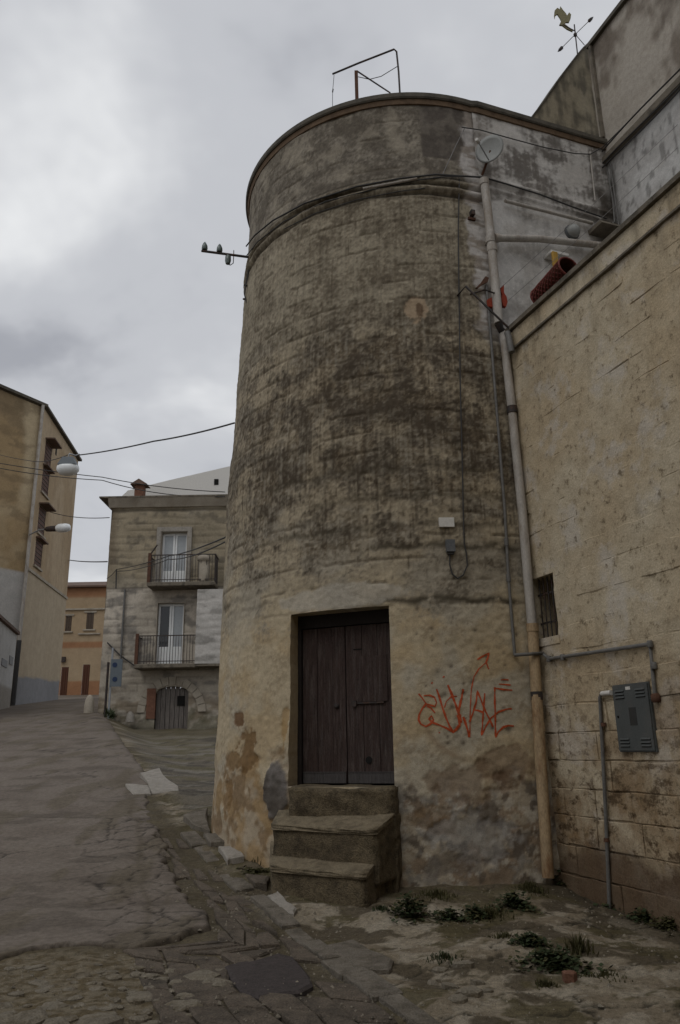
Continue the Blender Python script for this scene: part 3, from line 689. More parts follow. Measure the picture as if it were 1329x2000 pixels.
# barred window
m = MB(); wbar(m, WIN[0], WIN[1], WIN[2], WIN[3], -.36, -.34); m.build('window_pane', 'glass_dark', yard_wall)
m = MB(); wbar(m, WIN[0] - .02, WIN[1] + .03, WIN[2] - .10, WIN[2] - .003, -.34, .022); m.build('window_sill', 'yardwall', yard_wall)
for (a, b_, c, d_) in ((WIN[0] - .02, WIN[0], WIN[2], WIN[3]), (WIN[1], WIN[1] + .02, WIN[2], WIN[3]), (WIN[0], WIN[1], WIN[3], WIN[3] + .02), (WIN[0], WIN[1], WIN[2] - .02, WIN[2])):
    m = MB(); wbar(m, a, b_, c, d_, -.34, -.004); m.build('window_jamb', 'yardwall', yard_wall)
for i in range(5):
    sx = WIN[0] + (WIN[1] - WIN[0]) * (i + .7) / 5.4
    m = MB(); m.tube([wl3(sx, WIN[2], -.08), wl3(sx, WIN[3], -.08)], .009, 6); m.build('window_bar', 'iron', yard_wall)
for zz in (3.05, 3.42):
    m = MB(); wbar(m, WIN[0], WIN[1], zz, zz + .025, -.096, -.088); m.build('window_rail', 'iron', yard_wall)

# ================================================================== UPPER HOUSE behind the terrace
upper = thing('upper_house', 'pale upper house with cabled ledge rising behind the terrace wall', 'house', up3(1.5, 6))
def up_col(S, Zu):
    n = fbm(S * 1.2, Zu * 1.2, 111, 5); n2 = fbm(S * 5, Zu * 1.1, 112, 5); n3 = fbm(S * 9, Zu * 3, 113, 4)
    c = lerp(C3(.58, .57, .55), C3(.50, .485, .465), sst(.4, .6, n))
    hi = sst(11.1, 11.25, Zu)
    c = lerp(c, C3(.37, .325, .265), hi * .85)
    c = lerp(c, lerp(C3(.115, .092, .072), C3(.20, .165, .13), n2), hi * sst(.55, .80, n * .6 + n2 * .2 + .05 + .30 * sst(12.2, 13.4, Zu) + .10 * sst(.5, 2.5, S)) * .85)
    c = lerp(c, C3(.16, .15, .14), (1 - hi) * sst(.68, .78, n3) * .6)
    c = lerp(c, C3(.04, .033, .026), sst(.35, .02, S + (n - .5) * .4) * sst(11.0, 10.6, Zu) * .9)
    return c
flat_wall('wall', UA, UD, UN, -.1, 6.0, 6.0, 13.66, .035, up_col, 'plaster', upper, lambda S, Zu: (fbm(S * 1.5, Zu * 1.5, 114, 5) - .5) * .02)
def ubar(m, s0, s1, z0, z1, o0, o1): return m.hexa([up3(s0, z0, o0), up3(s1, z0, o0), up3(s1, z0, o1), up3(s0, z0, o1), up3(s0, z1, o0), up3(s1, z1, o0), up3(s1, z1, o1), up3(s0, z1, o1)])
m = MB(); ubar(m, .0, 6, 11.10, 11.22, -.05, .10); m.build('ledge', 'coping', upper)
m = MB(); ubar(m, -.05, 6, 13.66, 13.74, -.4, .07); m.build('roof_edge', 'cornice_stone', upper)
m = MB(); ubar(m, 0, .05, 11.64, 13.66, .005, .06); m.build('corner_strip', 'coping', upper)
# raking wing wall that comes down to the tower roof
rk = [on_plane(px, py, FA - FN * .3, FD) for px, py in ((1045, 222), (1062, 200), (1085, 166), (1105, 138), (1125, 112), (1138, 97), (1147, 89), (1156, 86))]
top = [(float((p[:2] - FA) @ FD), p[2]) for p in rk]; top = [(top[0][0] - .5, top[0][1] - .8)] + top
SS = np.linspace(top[0][0], top[-1][0] + .05, 90); tz = np.interp(SS, [a for a, b in top], [b for a, b in top])
V = np.linspace(0, 1, 100); Sg, Vg = np.meshgrid(SS, V); Zg = 11.0 + (tz[None] - 11.0) * Vg
n = fbm(Sg * 2, Zg * 2, 121, 5); n2 = fbm(Sg * 8, Zg * 1.3, 122, 4)
cc = lerp(C3(.26, .225, .16), C3(.12, .105, .078), sst(.35, .7, n * .6 + n2 * .4)); cc = lerp(cc, C3(.07, .06, .045), sst(.90, 1.0, Vg) * .7)
for nm, o, fl in (('wing_wall', -.28, False), ('wing_wall_rear', -.50, True)):
    Pg = np.stack([FA[0] + FD[0] * Sg + FN[0] * (o + .01 * (n - .5)), FA[1] + FD[1] * Sg + FN[1] * (o + .01 * (n - .5)), Zg], -1); grid_mesh(nm, Pg, cc, 'plaster', upper, flip=fl)
m = MB(); vs = [fc3(a, b, -.265) for a, b in zip(SS, tz)] + [fc3(a, b, -.515) for a, b in zip(SS, tz)]; q = len(SS)
vs += [p + np.array([0, 0, .035]) for p in vs]
m.add(vs, [(i, i + 1, 3 * 0 + 2 * q + i + 1, 2 * q + i) for i in range(q - 1)] + [(2 * q + i, 2 * q + i + 1, 3 * q + i + 1, 3 * q + i) for i in range(q - 1)] + [(q + i, q + i + 1, 3 * q + i + 1, 3 * q + i) for i in range(q - 1)])
m.build('wing_coping', 'cornice_stone', upper)
m = MB(); m.prism([np.array([*q[:2], 6.0]) for q in (fc3(.45, 0), wl3(.15, 0, -.31), wl3(6, 0, -.31), up3(6, 0), up3(0, 0))], (0, 0, .3)); m.build('terrace_floor', 'terrace', upper)
# ================================================================== FAR HOUSES
def courses(S, Zc, seed, hgt=.3, ln=.62):
    wob = (fbm(S * .5, Zc * .5, seed, 3) - .5) * .1
    cz = (Zc + wob) / hgt; fr = np.abs(cz - np.round(cz)) * hgt; row = np.round(cz)
    j = np.exp(-(fr / .03) ** 2) * sst(.3, .6, fbm(S * .8, row * 3.1, seed + 1, 3))
    r2 = np.floor(cz); cu = (S + (r2 % 2) * ln / 2) / ln; fu = np.abs(cu - np.round(cu)) * ln
    return np.clip(j + np.exp(-(fu / .025) ** 2) * sst(.5, .7, fbm(np.round(cu) * 2.7, r2 * 3.3, seed + 2, 2)) * .8, 0, 1)
# ---- old stone house with two balconies
HY = 33.0
def hp(px, py, dy=0.0): p = at_y(px, py, HY + dy); return p[0], p[2]
hx0 = hp(206, 1180)[0]; hx1 = hx0 + 11.5; hztop = hp(300, 975)[1]; hzb = 1.7
stone_house = thing('balcony_house', 'old grey stone house with two iron balconies and an arched plank door', 'house', (hx0 + 4, HY, 2.4))
H_A, H_D, H_N = np.array([hx0, HY]), np.array([1., 0]), np.array([0, -1.])
def hbox(px0, py0, px1, py1):
    a, b = hp(px0, py0), hp(px1, py1); return a[0], b[0], b[1], a[1]        # x0,x1,z0,z1
D1 = hbox(317, 1040, 363, 1135); D1 = (D1[0], D1[1], D1[2] - .25, D1[3]); D2 = hbox(309, 1178, 356, 1297)
AR = hbox(305, 1352, 366, 1424); AR = (AR[0], AR[1], 1.7, AR[3]); ARH = (AR[0], AR[1], 1.7, AR[3] + .3)
mzz = hp(250, 1149)[1]; bandz = hp(250, 997)[1]
def h_col(S, Zh):
    n = fbm(S * .35, Zh * .35, 201, 5); n2 = fbm(S * .8, Zh * 2.0, 202, 5); sp = fbm(S * 3, Zh * 3, 203, 4); st = fbm(S * 3, Zh * .3, 204, 4)
    upc = lerp(C3(.315, .265, .185), C3(.26, .22, .155), sst(.4, .65, n)); upc = lerp(upc, C3(.36, .32, .25), sst(.5, .7, fbm(S * .3 + 5, Zh * .3, 205, 4)) * .6)
    upc = lerp(upc, C3(.15, .13, .10), sst(.55, .75, n2 * .6 + sp * .4) * .7)
    loc = lerp(C3(.50, .445, .37), C3(.40, .355, .29), sst(.4, .65, n)); loc = lerp(loc, C3(.19, .175, .155), sst(.5, .7, n2 * .7 + sp * .3) * .75)
    t = sst(mzz - .05, mzz + .05, Zh + (n - .5) * .1)
    c = lerp(loc, upc, t)
    c = lerp(c, C3(.25, .20, .14), sst(4.6, 3.6, Zh + (n - .5) * 1.5) * sst(.4, .6, n2) * .8)
    c = lerp(c, C3(.09, .085, .05), sst(3.3, 2.6, Zh + (sp - .5)) * .7)
    j = courses(S, Zh, 206); c = lerp(c, c * .55, j * .7)
    for (zl, w) in ((bandz, .06), (mzz, .04)): c = lerp(c, C3(.10, .085, .065), np.exp(-((Zh - zl) / w) ** 2) * .85)
    c = lerp(c, C3(.13, .10, .07), sst(.35, .0, S + (n - .5) * .5) * sst(8, 10, Zh) * .6)
    return c
def h_rel(S, Zh): return (fbm(S * .6, Zh * .6, 207, 4) - .5) * .10 - courses(S, Zh, 206) * .03 - .05 * np.exp(-((Zh - bandz) / .08) ** 2)
rel = lambda d: (d[0] - hx0, d[1] - hx0, d[2], d[3])
flat_wall('wall', H_A, H_D, H_N, 0, 11.5, hzb, hztop, .06, h_col, 'farplaster', stone_house, h_rel, [rel(D1), rel(D2), rel(ARH)])
flat_wall('side_wall', H_A, np.array([-.03, 1.]), np.array([-1., -.03]), 0, 9, hzb, hztop, .25, h_col, 'farplaster', stone_house)
m = MB(); m.prism([(hx0 - .5, HY - .32, hztop), (hx0 - .5, HY - .32, hztop + .07), (hx0 - .5, HY + 8, hztop + .07), (hx0 - .5, HY + 8, hztop)], (12.3, 0, 0)); m.build('roof_edge', 'coping', stone_house)
m = MB(); m.prism([(hx0 - .12, HY - .06, hztop - .38), (hx0 - .12, HY - .30, hztop - .002), (hx0 - .12, HY + 7, hztop - .002), (hx0 - .12, HY + 7, hztop - .38)], (11.8, 0, 0)); m.build('cornice', 'voussoir', stone_house)
def french(d, nm):
    x0, x1, z0, z1 = d; yb = HY + .22
    m = MB(); m.box(((x0 + x1) / 2, yb + .12, (z0 + z1) / 2), x1 - x0, .02, z1 - z0); m.build('dark_room', 'dark', stone_house)
    w = (x1 - x0) / 2
    for k in range(2):
        a = x0 + k * w
        m = MB()
        for (xa, xb, za, zb) in ((a + .01, a + .09, z0, z1), (a + w - .09, a + w - .01, z0, z1), (a + .09, a + w - .09, z1 - .11, z1), (a + .09, a + w - .09, z0, z0 + .75)):
            m.box(((xa + xb) / 2, yb, (za + zb) / 2), xb - xa, .06, zb - za)
        f = m.build('window_leaf', 'white_frame', stone_house)
        m = MB(); m.box((a + w / 2, yb + .02, (z0 + z1) / 2 + .32), w - .17, .015, z1 - z0 - .86); m.build('pane', 'glass_dark' if (nm == 'low' and k == 0) else 'glass_pale', f)
    m = MB(); t = .02
    for (xa, xb, za, zb) in ((x0 - t, x0 + .005, z0, z1), (x1 - .005, x1 + t, z0, z1), (x0 - t, x1 + t, z1 - .005, z1 + t)): m.box(((xa + xb) / 2, HY + .12, (za + zb) / 2), xb - xa, .34, zb - za)
    m.build('window_reveal', 'voussoir', stone_house)
french(D1, 'up'); french(D2, 'low')
m = MB(); 
for (xa, xb, za, zb) in ((D1[0] - .2, D1[0] - .02, D1[2], D1[3] + .02), (D1[1] + .02, D1[1] + .2, D1[2], D1[3] + .02), (D1[0] - .2, D1[1] + .2, D1[3] + .021, D1[3] + .22)): m.box(((xa + xb) / 2, HY - .04, (za + zb) / 2), xb - xa, .12, zb - za)
m.build('window_surround', 'slab_white', stone_house)
def balcony(px0, px1, py_s, rail_top, post_px):
    yb = HY - .95
    x0 = at_y(px0, py_s, yb)[0]; x1 = at_y(px1, py_s, yb)[0]; zt = at_y(px0, py_s, yb)[2]; zr = at_y(px0, rail_top, yb)[2]
    m = MB(); m.bbox(((x0 + x1) / 2, HY - .45, zt - .09), x1 - x0, 1.0, .18, bev=.03); sl = m.build('balcony_slab', 'coping', stone_house)
    m = MB(); m.box(((x0 + x1) / 2, yb + .06, zr), x1 - x0, .04, .04); m.box((x0 + .03, HY - .45, zr), .04, .9, .04); m.box((x1 - .03, HY - .45, zr), .04, .9, .04); m.box(((x0 + x1) / 2, yb + .06, zt + .1), x1 - x0, .03, .03)
    rl = m.build('balcony_rail', 'iron', stone_house)
    n = int((x1 - x0) / .115)
    for i in range(n + 1):
        xx = x0 + .03 + (x1 - x0 - .06) * i / n
        m = MB(); m.box((xx, yb + .06, (zt + zr) / 2), .018, .018, zr - zt); m.build('baluster', 'iron', rl)
    for i in range(1, 8):
        for xx in (x0 + .03, x1 - .03):
            m = MB(); m.box((xx, yb + .06 + i * .11, (zt + zr) / 2), .018, .018, zr - zt); m.build('baluster', 'iron', rl)
    m = MB(); m.box((x0 + .06, yb + .06, (zt + zr) / 2 + .04), .13, .08, zr - zt + .1); m.build('end_post', 'rust', rl)
    return x0, x1, zt, zr
b1 = balcony(287, 420, 1137, 1084, 0); b2 = balcony(262, 382, 1297, 1242, 0)
m = MB(); m.tube([(b1[0] + .06, HY - .9, b1[3]), (b1[0] + .35, HY - .9, b1[3] + .45)], .03, 6); m.build('stay_rod', 'iron', stone_house)
# rendered closet bay between the balconies, with a squat chimney pot standing above it
yb = HY - .95; bx0 = at_y(384, 1200, yb)[0]; bx1 = at_y(427, 1200, yb)[0]; bz0 = at_y(400, 1296, yb)[2]; bz1 = at_y(400, 1152, yb)[2]
flat_wall('bay', np.array([bx0, yb]), H_D, H_N, 0, bx1 - bx0 + .6, bz0, bz1, .06,
          lambda S, Zb: lerp(lerp(C3(.50, .475, .44), C3(.40, .38, .35), fbm(S, Zb * 1.5, 221, 4)), C3(.20, .19, .17), sst(.6, .75, fbm(S * .8, Zb * 3, 222, 5)) * .6), 'farplaster', stone_house, h_rel)
m = MB(); m.box((bx0 + .01, (yb + HY) / 2 + .03, (bz0 + bz1) / 2), .02, .9, bz1 - bz0 - .02); m.box(((bx0 + bx1) / 2 + .3, (yb + HY) / 2, bz0 - .05), bx1 - bx0 + .6, .95, .09); m.build('bay_side', 'coping', stone_house)
pc = at_y(398, 1136, yb + .25); zt = at_y(398, 1086, yb + .25)[2]; hh = zt - pc[2]
m = MB(); m.lathe((pc[0], pc[1], pc[2]), [(.20, 0), (.24, .1 * hh), (.26, .55 * hh), (.21, .72 * hh), (.21, .78 * hh), (.30, .82 * hh), (.31, .95 * hh), (.24, hh)], 14); m.build('chimney_pot', 'voussoir', stone_house)
# arched ground floor door
ax, aw = (AR[0] + AR[1]) / 2, (AR[1] - AR[0]) / 2
m = MB(); m.box((ax, HY + .30, (1.7 + AR[3]) / 2 + .1), aw * 2 + .2, .02, AR[3] - 1.6); m.build('dark_room', 'dark', stone_house)
arc = [(ax + aw * math.cos(t), AR[3] - .05 + .28 * math.sin(t)) for t in np.linspace(math.pi, 0, 13)]
nump = 7; door_a = None
for i in range(nump):
    xa, xb = AR[0] + (AR[1] - AR[0]) * i / nump + .01, AR[0] + (AR[1] - AR[0]) * (i + 1) / nump - .01
    zt_ = AR[3] - .05 + .28 * math.sqrt(max(0, 1 - (((xa + xb) / 2 - ax) / aw) ** 2))
    m = MB(); m.box(((xa + xb) / 2, HY + .16, (1.8 + zt_) / 2), xb - xa, .05, zt_ - 1.8)
    m.build('door_plank', 'wood_weathered', stone_house)
hb = hbox(346, 1359, 360, 1378); m = MB(); m.box(((hb[0] + hb[1]) / 2, HY + .12, (hb[2] + hb[3]) / 2), hb[1] - hb[0], .04, hb[3] - hb[2]); m.build('door_hatch', 'dark', stone_house)
m = MB()
for k in range(12):
    (x0, z0), (x1, z1) = arc[k], arc[k + 1]; m.add([(x0, HY - .02, z0), (x1, HY - .02, z1), (x1, HY - .02, AR[3] + .32), (x0, HY - .02, AR[3] + .32)], [(0, 1, 2, 3)])
    m.add([(x0, HY - .02, z0), (x1, HY - .02, z1), (x1, HY + .3, z1), (x0, HY + .3, z0)], [(0, 1, 2, 3)])
m.build('arch_tympanum', 'voussoir', stone_house)
for k in range(13):
    t0, t1 = math.pi * (k + .04) / 13, math.pi * (k + .96) / 13; r0, r1 = aw + .42, aw + .74; zc = 3.05
    sc = (AR[3] + .62 - zc) / r1
    q = [(ax - r * math.cos(t), HY - .06, zc + r * sc * math.sin(t)) for r, t in ((r0, t0), (r1, t0), (r1, t1), (r0, t1))]
    m = MB(); m.prism(q, (0, .09, 0)); m.build('voussoir', 'voussoir', stone_house)
jb = hbox(289, 1345, 303, 1404); m = MB(); m.box(((jb[0] + jb[1]) / 2, HY - .03, (jb[2] + jb[3]) / 2), jb[1] - jb[0], .12, jb[3] - jb[2]); m.build('red_jamb', 'brick', stone_house)
m = MB(); xp = hp(245, 1160)[0]; m.tube([(xp, HY - .08, hp(245, 1152)[1]), (xp, HY - .08, hp(241, 1300)[1])], .045, 7); m.build('waste_pipe', 'conduit', stone_house)
# white rear gable and its little brick chimney
gy = HY + 3.2
gp = [at_y(px, py, gy) for px, py in ((232, 975), (250, 958), (330, 938), (400, 922), (447, 911), (520, 897), (520, 985))]
m = MB(); m.prism(gp, (0, .4, 0)); m.build('rear_gable', 'label_white', stone_house)
gw = [at_y(px, py, gy) for px, py in ((419, 936), (427, 947))]; m = MB(); m.box(((gw[0][0] + gw[1][0]) / 2, gy, (gw[0][2] + gw[1][2]) / 2), gw[1][0] - gw[0][0], .06, abs(gw[0][2] - gw[1][2])); m.build('gable_window', 'dark', stone_house)
cp = at_y(275, 943, HY + 2); m = MB(); m.box((cp[0], cp[1], cp[2] - .55), .42, .42, .75); m.build('chimney', 'brick', stone_house)
m = MB(); m.prism([(cp[0] - .4, cp[1] - .35, cp[2] - .17), (cp[0] + .4, cp[1] - .35, cp[2] - .17), (cp[0], cp[1] - .35, cp[2] + .10)], (0, .7, 0)); m.build('chimney_cap', 'tile', stone_house)

# ---- tall ochre house on the left
LA = np.array([-17.08, 41.63]); lz0, lz1 = 3.3, 20.75
LB = np.array([-17.95, 50.4]); RD = (LB - LA) / np.linalg.norm(LB - LA); RN = np.array([RD[1], -RD[0]])
q0 = ray(0, 752); tt = (20.95 - EYE) / q0[2]; LD = np.array([q0[0] * tt, q0[1] * tt]) - LA; LD /= np.linalg.norm(LD); LN = np.array([-LD[1], LD[0]])
if LN[1] > 0: LN = -LN
tall = thing('tall_ochre_house', 'tall ochre rendered house with corner drainpipe and hooded side windows', 'house', (LA[0], LA[1], 3.8))
def lf_col(S, Zl):
    n = fbm(S * .22, Zl * .22, 231, 5); n2 = fbm(S * .5, Zl * 1.4, 232, 5)
    c = lerp(C3(.42, .325, .20), C3(.34, .245, .135), sst(.4, .62, n))
    c = lerp(c, C3(.22, .165, .10), sst(.5, .68, fbm(S * .25 + 4, Zl * .3, 233, 6)) * sst(12, 14, Zl) * .75)
    c = lerp(c, C3(.46, .37, .24), sst(1.6, 1.0, S + (n - .5) * 1.5) * sst(13, 16, Zl))
    c = lerp(c, C3(.17, .125, .075), sst(.62, .72, n2) * .45 * sst(9, 12, Zl))
    c = lerp(c, C3(.46, .455, .44), sst(11.0, 10.85, Zl + .02 * S) * .85)
    return lerp(c, C3(.44, .37, .29), sst(7.6, 7.4, Zl) * .8)
flat_wall('front_wall', LA, LD, LN, 0, 12, lz0, lz1, .12, lf_col, 'farplaster', tall)
wz = [(850, 902), (908, 962), (992, 1048), (1063, 1116)]
def on_r(px, py): q = on_plane(px, py, LA, RD); return float((q[:2] - LA) @ RD), float(q[2])
hl = []
for (pt, pb), sx in zip(wz, (1.55, 1.5, 1.45, 1.4)):
    zt_ = on_r(84, pt)[1]; zb_ = on_r(84, pb)[1]; hl.append((.95, 2.35, zb_, zt_))
ledz = on_r(60, 1115)[1]
def rf_col(S, Zl):
    n = fbm(S * .22, Zl * .22, 241, 5); st = fbm(S * 2, Zl * .2, 242, 4)
    c = lerp(C3(.43, .335, .225), C3(.38, .285, .18), sst(.4, .62, n)); c = lerp(c, C3(.30, .22, .14), sst(.6, .75, st) * .4)
    c = lerp(c, C3(.43, .365, .27), sst(ledz + .05, ledz - .05, Zl) * .7)
    return lerp(c, lerp(C3(.27, .27, .275), C3(.22, .22, .225), n), sst(5.45, 5.35, Zl + (n - .5) * .3 - .06 * S))
flat_wall('side_wall', LA, RD, RN, 0, 8.8, lz0, lz1, .12, rf_col, 'farplaster', tall, None, hl)
def rbar(m, s0, s1, z0, z1, o0, o1):
    f = lambda s, z_, o: np.array([*(LA + RD * s + RN * o), z_])
    return m.hexa([f(s0, z0, o0), f(s1, z0, o0), f(s1, z0, o1), f(s0, z0, o1), f(s0, z1, o0), f(s1, z1, o0), f(s1, z1, o1), f(s0, z1, o1)])
for k, hh_ in enumerate(hl):
    m = MB(); rbar(m, hh_[0] - .18, hh_[1] + .18, hh_[2] - .18, hh_[3] + .18, -.35, -.03); w = m.build('window', 'brown_shutter', tall)
    for i in range(6):
        zz = hh_[2] + (hh_[3] - hh_[2]) * (i + .5) / 6; m = MB(); rbar(m, hh_[0] + .05, hh_[1] - .05, zz - .09, zz + .07, -.029, -.006); m.build('slat', 'brown_door', w)
    m = MB(); rbar(m, hh_[0] - .12, hh_[1] + .12, hh_[3] + .02, hh_[3] + .10, -.05, .55 if k in (0, 2) else .28); m.build('window_hood', 'tile', tall)
    m = MB(); rbar(m, hh_[0] - .1, hh_[1] + .1, hh_[2] - .12, hh_[2] - .01, -.2, .10); m.build('window_sill', 'voussoir', tall)
m = MB(); rbar(m, 0, 8.8, ledz - .08, ledz + .08, -.05, .07); m.build('ledge', 'voussoir', tall)
m = MB(); rbar(m, 3.1, 3.35, on_r(103, 880)[1], on_r(103, 855)[1], -.2, .02); m.build('air_brick', 'dark', tall)
f = lambda s, z_, o: np.array([*(LA + LD * s + LN * o), z_])
m = MB(); m.hexa([f(-.1, lz1, -.5), f(12, lz1, -.5), f(12, lz1, .22), f(-.1, lz1, .22), f(-.1, lz1 + .17, -.5), f(12, lz1 + .17, -.5), f(12, lz1 + .17, .22), f(-.1, lz1 + .17, .22)]); m.build('front_eave', 'cornice_stone', tall)
m = MB(); rbar(m, -.15, 9.0, lz1 + .002, lz1 + .14, -.5, .20); m.build('side_eave', 'cornice_stone', tall)
m = MB(); g = lambda z_: np.array([*(LA + LN * .16 + LD * .22), z_]); m.tube([g(lz1), g(5.3)], .10, 8); m.build('drainpipe', 'pipe_white', tall)
m = MB(); m.tube([g(at_r(38, 1252, 45)[2]), g(3.6)], .13, 8); m.build('drainpipe_foot', 'cable', tall)
# lamp on an arm
a0 = at_r(57, 1045, 44.2); a1 = at_r(97, 1033, 43.4); a2 = at_r(126, 1031, 42.9)
lamp = thing('arm_lamp', 'street lamp on a curved arm from the ochre house corner', 'street lamp', a0)
m = MB(); mid_ = (a0 + a1) / 2 + np.array([0, 0, .12]); m.tube([a0, mid_, a1], .04, 7); m.build('arm', 'steel', lamp)
d = Vector((a2 - a1)).normalized(); m = MB(); m.lathe(a1, [(.05, -.3), (.14, -.15), (.16, .1), (.17, .45)], 10, d); m.build('housing', 'iron', lamp)
m = MB(); m.lathe(Vector(a1) + d * .452, [(.17, 0), (.24, .15), (.25, .5), (.19, .72), (.05, .8)], 10, d); m.build('lamp_bowl', 'lamp_glass', lamp)
# ---- low white house at the left edge
w0, w1 = at_r(-70, 1400, 33), at_r(20, 1378, 42.5); WHA = w0[:2]; WHD = (w1[:2] - w0[:2]); whl = np.linalg.norm(WHD); WHD /= whl; WHN = np.array([WHD[1], -WHD[0]])
white = thing('low_white_house', 'low whitewashed house with sloping roof edge at the left', 'house', (w1[0], w1[1], 3.6))
zr0 = at_r(0, 1180, 38.6)[2]; zr1 = at_r(33, 1232, 43.6)[2]
def on_wh(px, py): q = on_plane(px, py, WHA, WHD); return float((q[:2] - WHA) @ WHD), float(q[2])
wt = min(on_wh(0, 1188)[1], on_wh(30, 1236)[1])
def wh_col(S, Zl):
    n = fbm(S * .5, Zl * .5, 251, 5); c = lerp(C3(.58, .58, .57), C3(.48, .475, .46), n); gz_ = on_wh(20, 1345)[1]
    return lerp(c, C3(.34, .315, .28), sst(gz_ + .08, gz_ - .08, Zl))
flat_wall('wall', WHA, WHD, WHN, 0, whl, 2.4, wt, .15, wh_col, 'farplaster', white)
wf = lambda s, z_, o: np.array([*(WHA + WHD * s + WHN * o), z_])
m = MB(); m.hexa([wf(-.2, wt, -4), wf(whl + .1, wt, -4), wf(whl + .1, wt, .12), wf(-.2, wt, .12), wf(-.2, wt + 1.2, -4), wf(whl + .1, wt + 1.2, -4), wf(whl + .1, wt + .14, .12), wf(-.2, wt + .14, .12)]); m.build('roof', 'tile', white)
for (pa, pb) in (((4, 1285), (13, 1305)), ((19, 1280), (24, 1300))):
    sa, za = on_wh(*pa); sb, zb = on_wh(*pb); m = MB(); m.hexa([wf(sa, zb, -.02), wf(sb, zb, -.02), wf(sb, zb, .03), wf(sa, zb, .03), wf(sa, za, -.02), wf(sb, za, -.02), wf(sb, za, .03), wf(sa, za, .03)]); m.build('meter_hatch', 'greybox', white)
# ---- orange house closing the street
OY = 58.0
def op(px, py): p = at_y(px, py, OY); return p[0], p[2]
ox0, ox1 = op(70, 1250)[0], op(240, 1250)[0]; oz1 = op(160, 1148)[1]; ozb = 4.6
orange = thing('orange_house', 'ochre and orange two storey house closing the far end of the street', 'house', ((ox0 + ox1) / 2, OY, 5.4))
ob = lambda a, b, c, d_: (op(a, d_)[0] - ox0, op(c, d_)[0] - ox0, op(a, d_)[1], op(a, b)[1])
W1_, W2_ = ob(126, 1203, 139, 1233), ob(167, 1197, 183, 1229); O1, O2 = ob(117, 1303, 131, 1352), ob(159, 1298, 173, 1351); O1 = (O1[0], O1[1], 4.7, O1[3]); O2 = (O2[0], O2[1], 4.7, O2[3])
zb1, zb0 = op(160, 1253)[1], op(160, 1265)[1]; zt0 = op(160, 1166)[1]; zd = op(160, 1330)[1]
def o_col(S, Zo):
    n = fbm(S * .4, Zo * .4, 261, 5); c = lerp(C3(.40, .305, .20), C3(.34, .25, .155), n)
    org = lerp(C3(.34, .185, .10), C3(.29, .15, .08), n)
    k = np.clip(sst(zb0 - .05, zb0 + .05, Zo) * sst(zb1 + .05, zb1 - .05, Zo) + sst(zt0 - .05, zt0 + .05, Zo) + sst(zd + .05, zd - .05, Zo), 0, 1)
    return lerp(c, org, k)
flat_wall('wall', np.array([ox0, OY]), H_D, H_N, 0, ox1 - ox0, ozb, oz1, .15, o_col, 'farplaster', orange, None, [W1_, W2_, O1, O2])
for wv, nm, mt in ((W1_, 'window', 'brown_shutter'), (W2_, 'window', 'brown_shutter'), (O1, 'door', 'brown_door'), (O2, 'door', 'brown_door')):
    m = MB(); m.box((ox0 + (wv[0] + wv[1]) / 2, OY + .06, (wv[2] + wv[3]) / 2), wv[1] - wv[0], .1, wv[3] - wv[2]); w = m.build(nm, mt, orange)
    m = MB()
    for k in range(3): m.box((ox0 + wv[0] + (wv[1] - wv[0]) * (k + .5) / 3, OY - .005, (wv[2] + wv[3]) / 2), (wv[1] - wv[0]) / 3 - .08, .03, wv[3] - wv[2] - .2)
    m.build('panel', mt, w)
m = MB(); m.box(((ox0 + ox1) / 2, OY - .05, op(160, 1190)[1]), ox1 - ox0, .14, .12); m.build('upper_moulding', 'voussoir', orange)
for wv in (W1_, W2_):
    m = MB(); m.box((ox0 + (wv[0] + wv[1]) / 2, OY - .04, wv[2] - .06), wv[1] - wv[0] + .3, .16, .1); m.build('window_sill', 'voussoir', orange)
    m = MB(); m.box((ox0 + (wv[0] + wv[1]) / 2, OY - .03, wv[3] + .07), wv[1] - wv[0] + .3, .1, .12); m.build('window_lintel', 'voussoir', orange)
m = MB(); m.box((op(175, 1238)[0], OY - .05, op(175, 1238)[1]), 1.6, .14, .1); m.build('window_ledge', 'voussoir', orange)
m = MB(); m.prism([(ox0 - .3, OY - .35, oz1), (ox0 - .3, OY - .35, oz1 + .12), (ox0 - .3, OY + 5, oz1 + 1.5), (ox0 - .3, OY + 5, oz1)], (ox1 - ox0 + .6, 0, 0)); m.build('roof', 'tile', orange)
lp = at_y(124, 1288, OY - .1); m = MB(); m.box(lp, .3, .2, .38); m.build('wall_lantern', 'iron', orange)

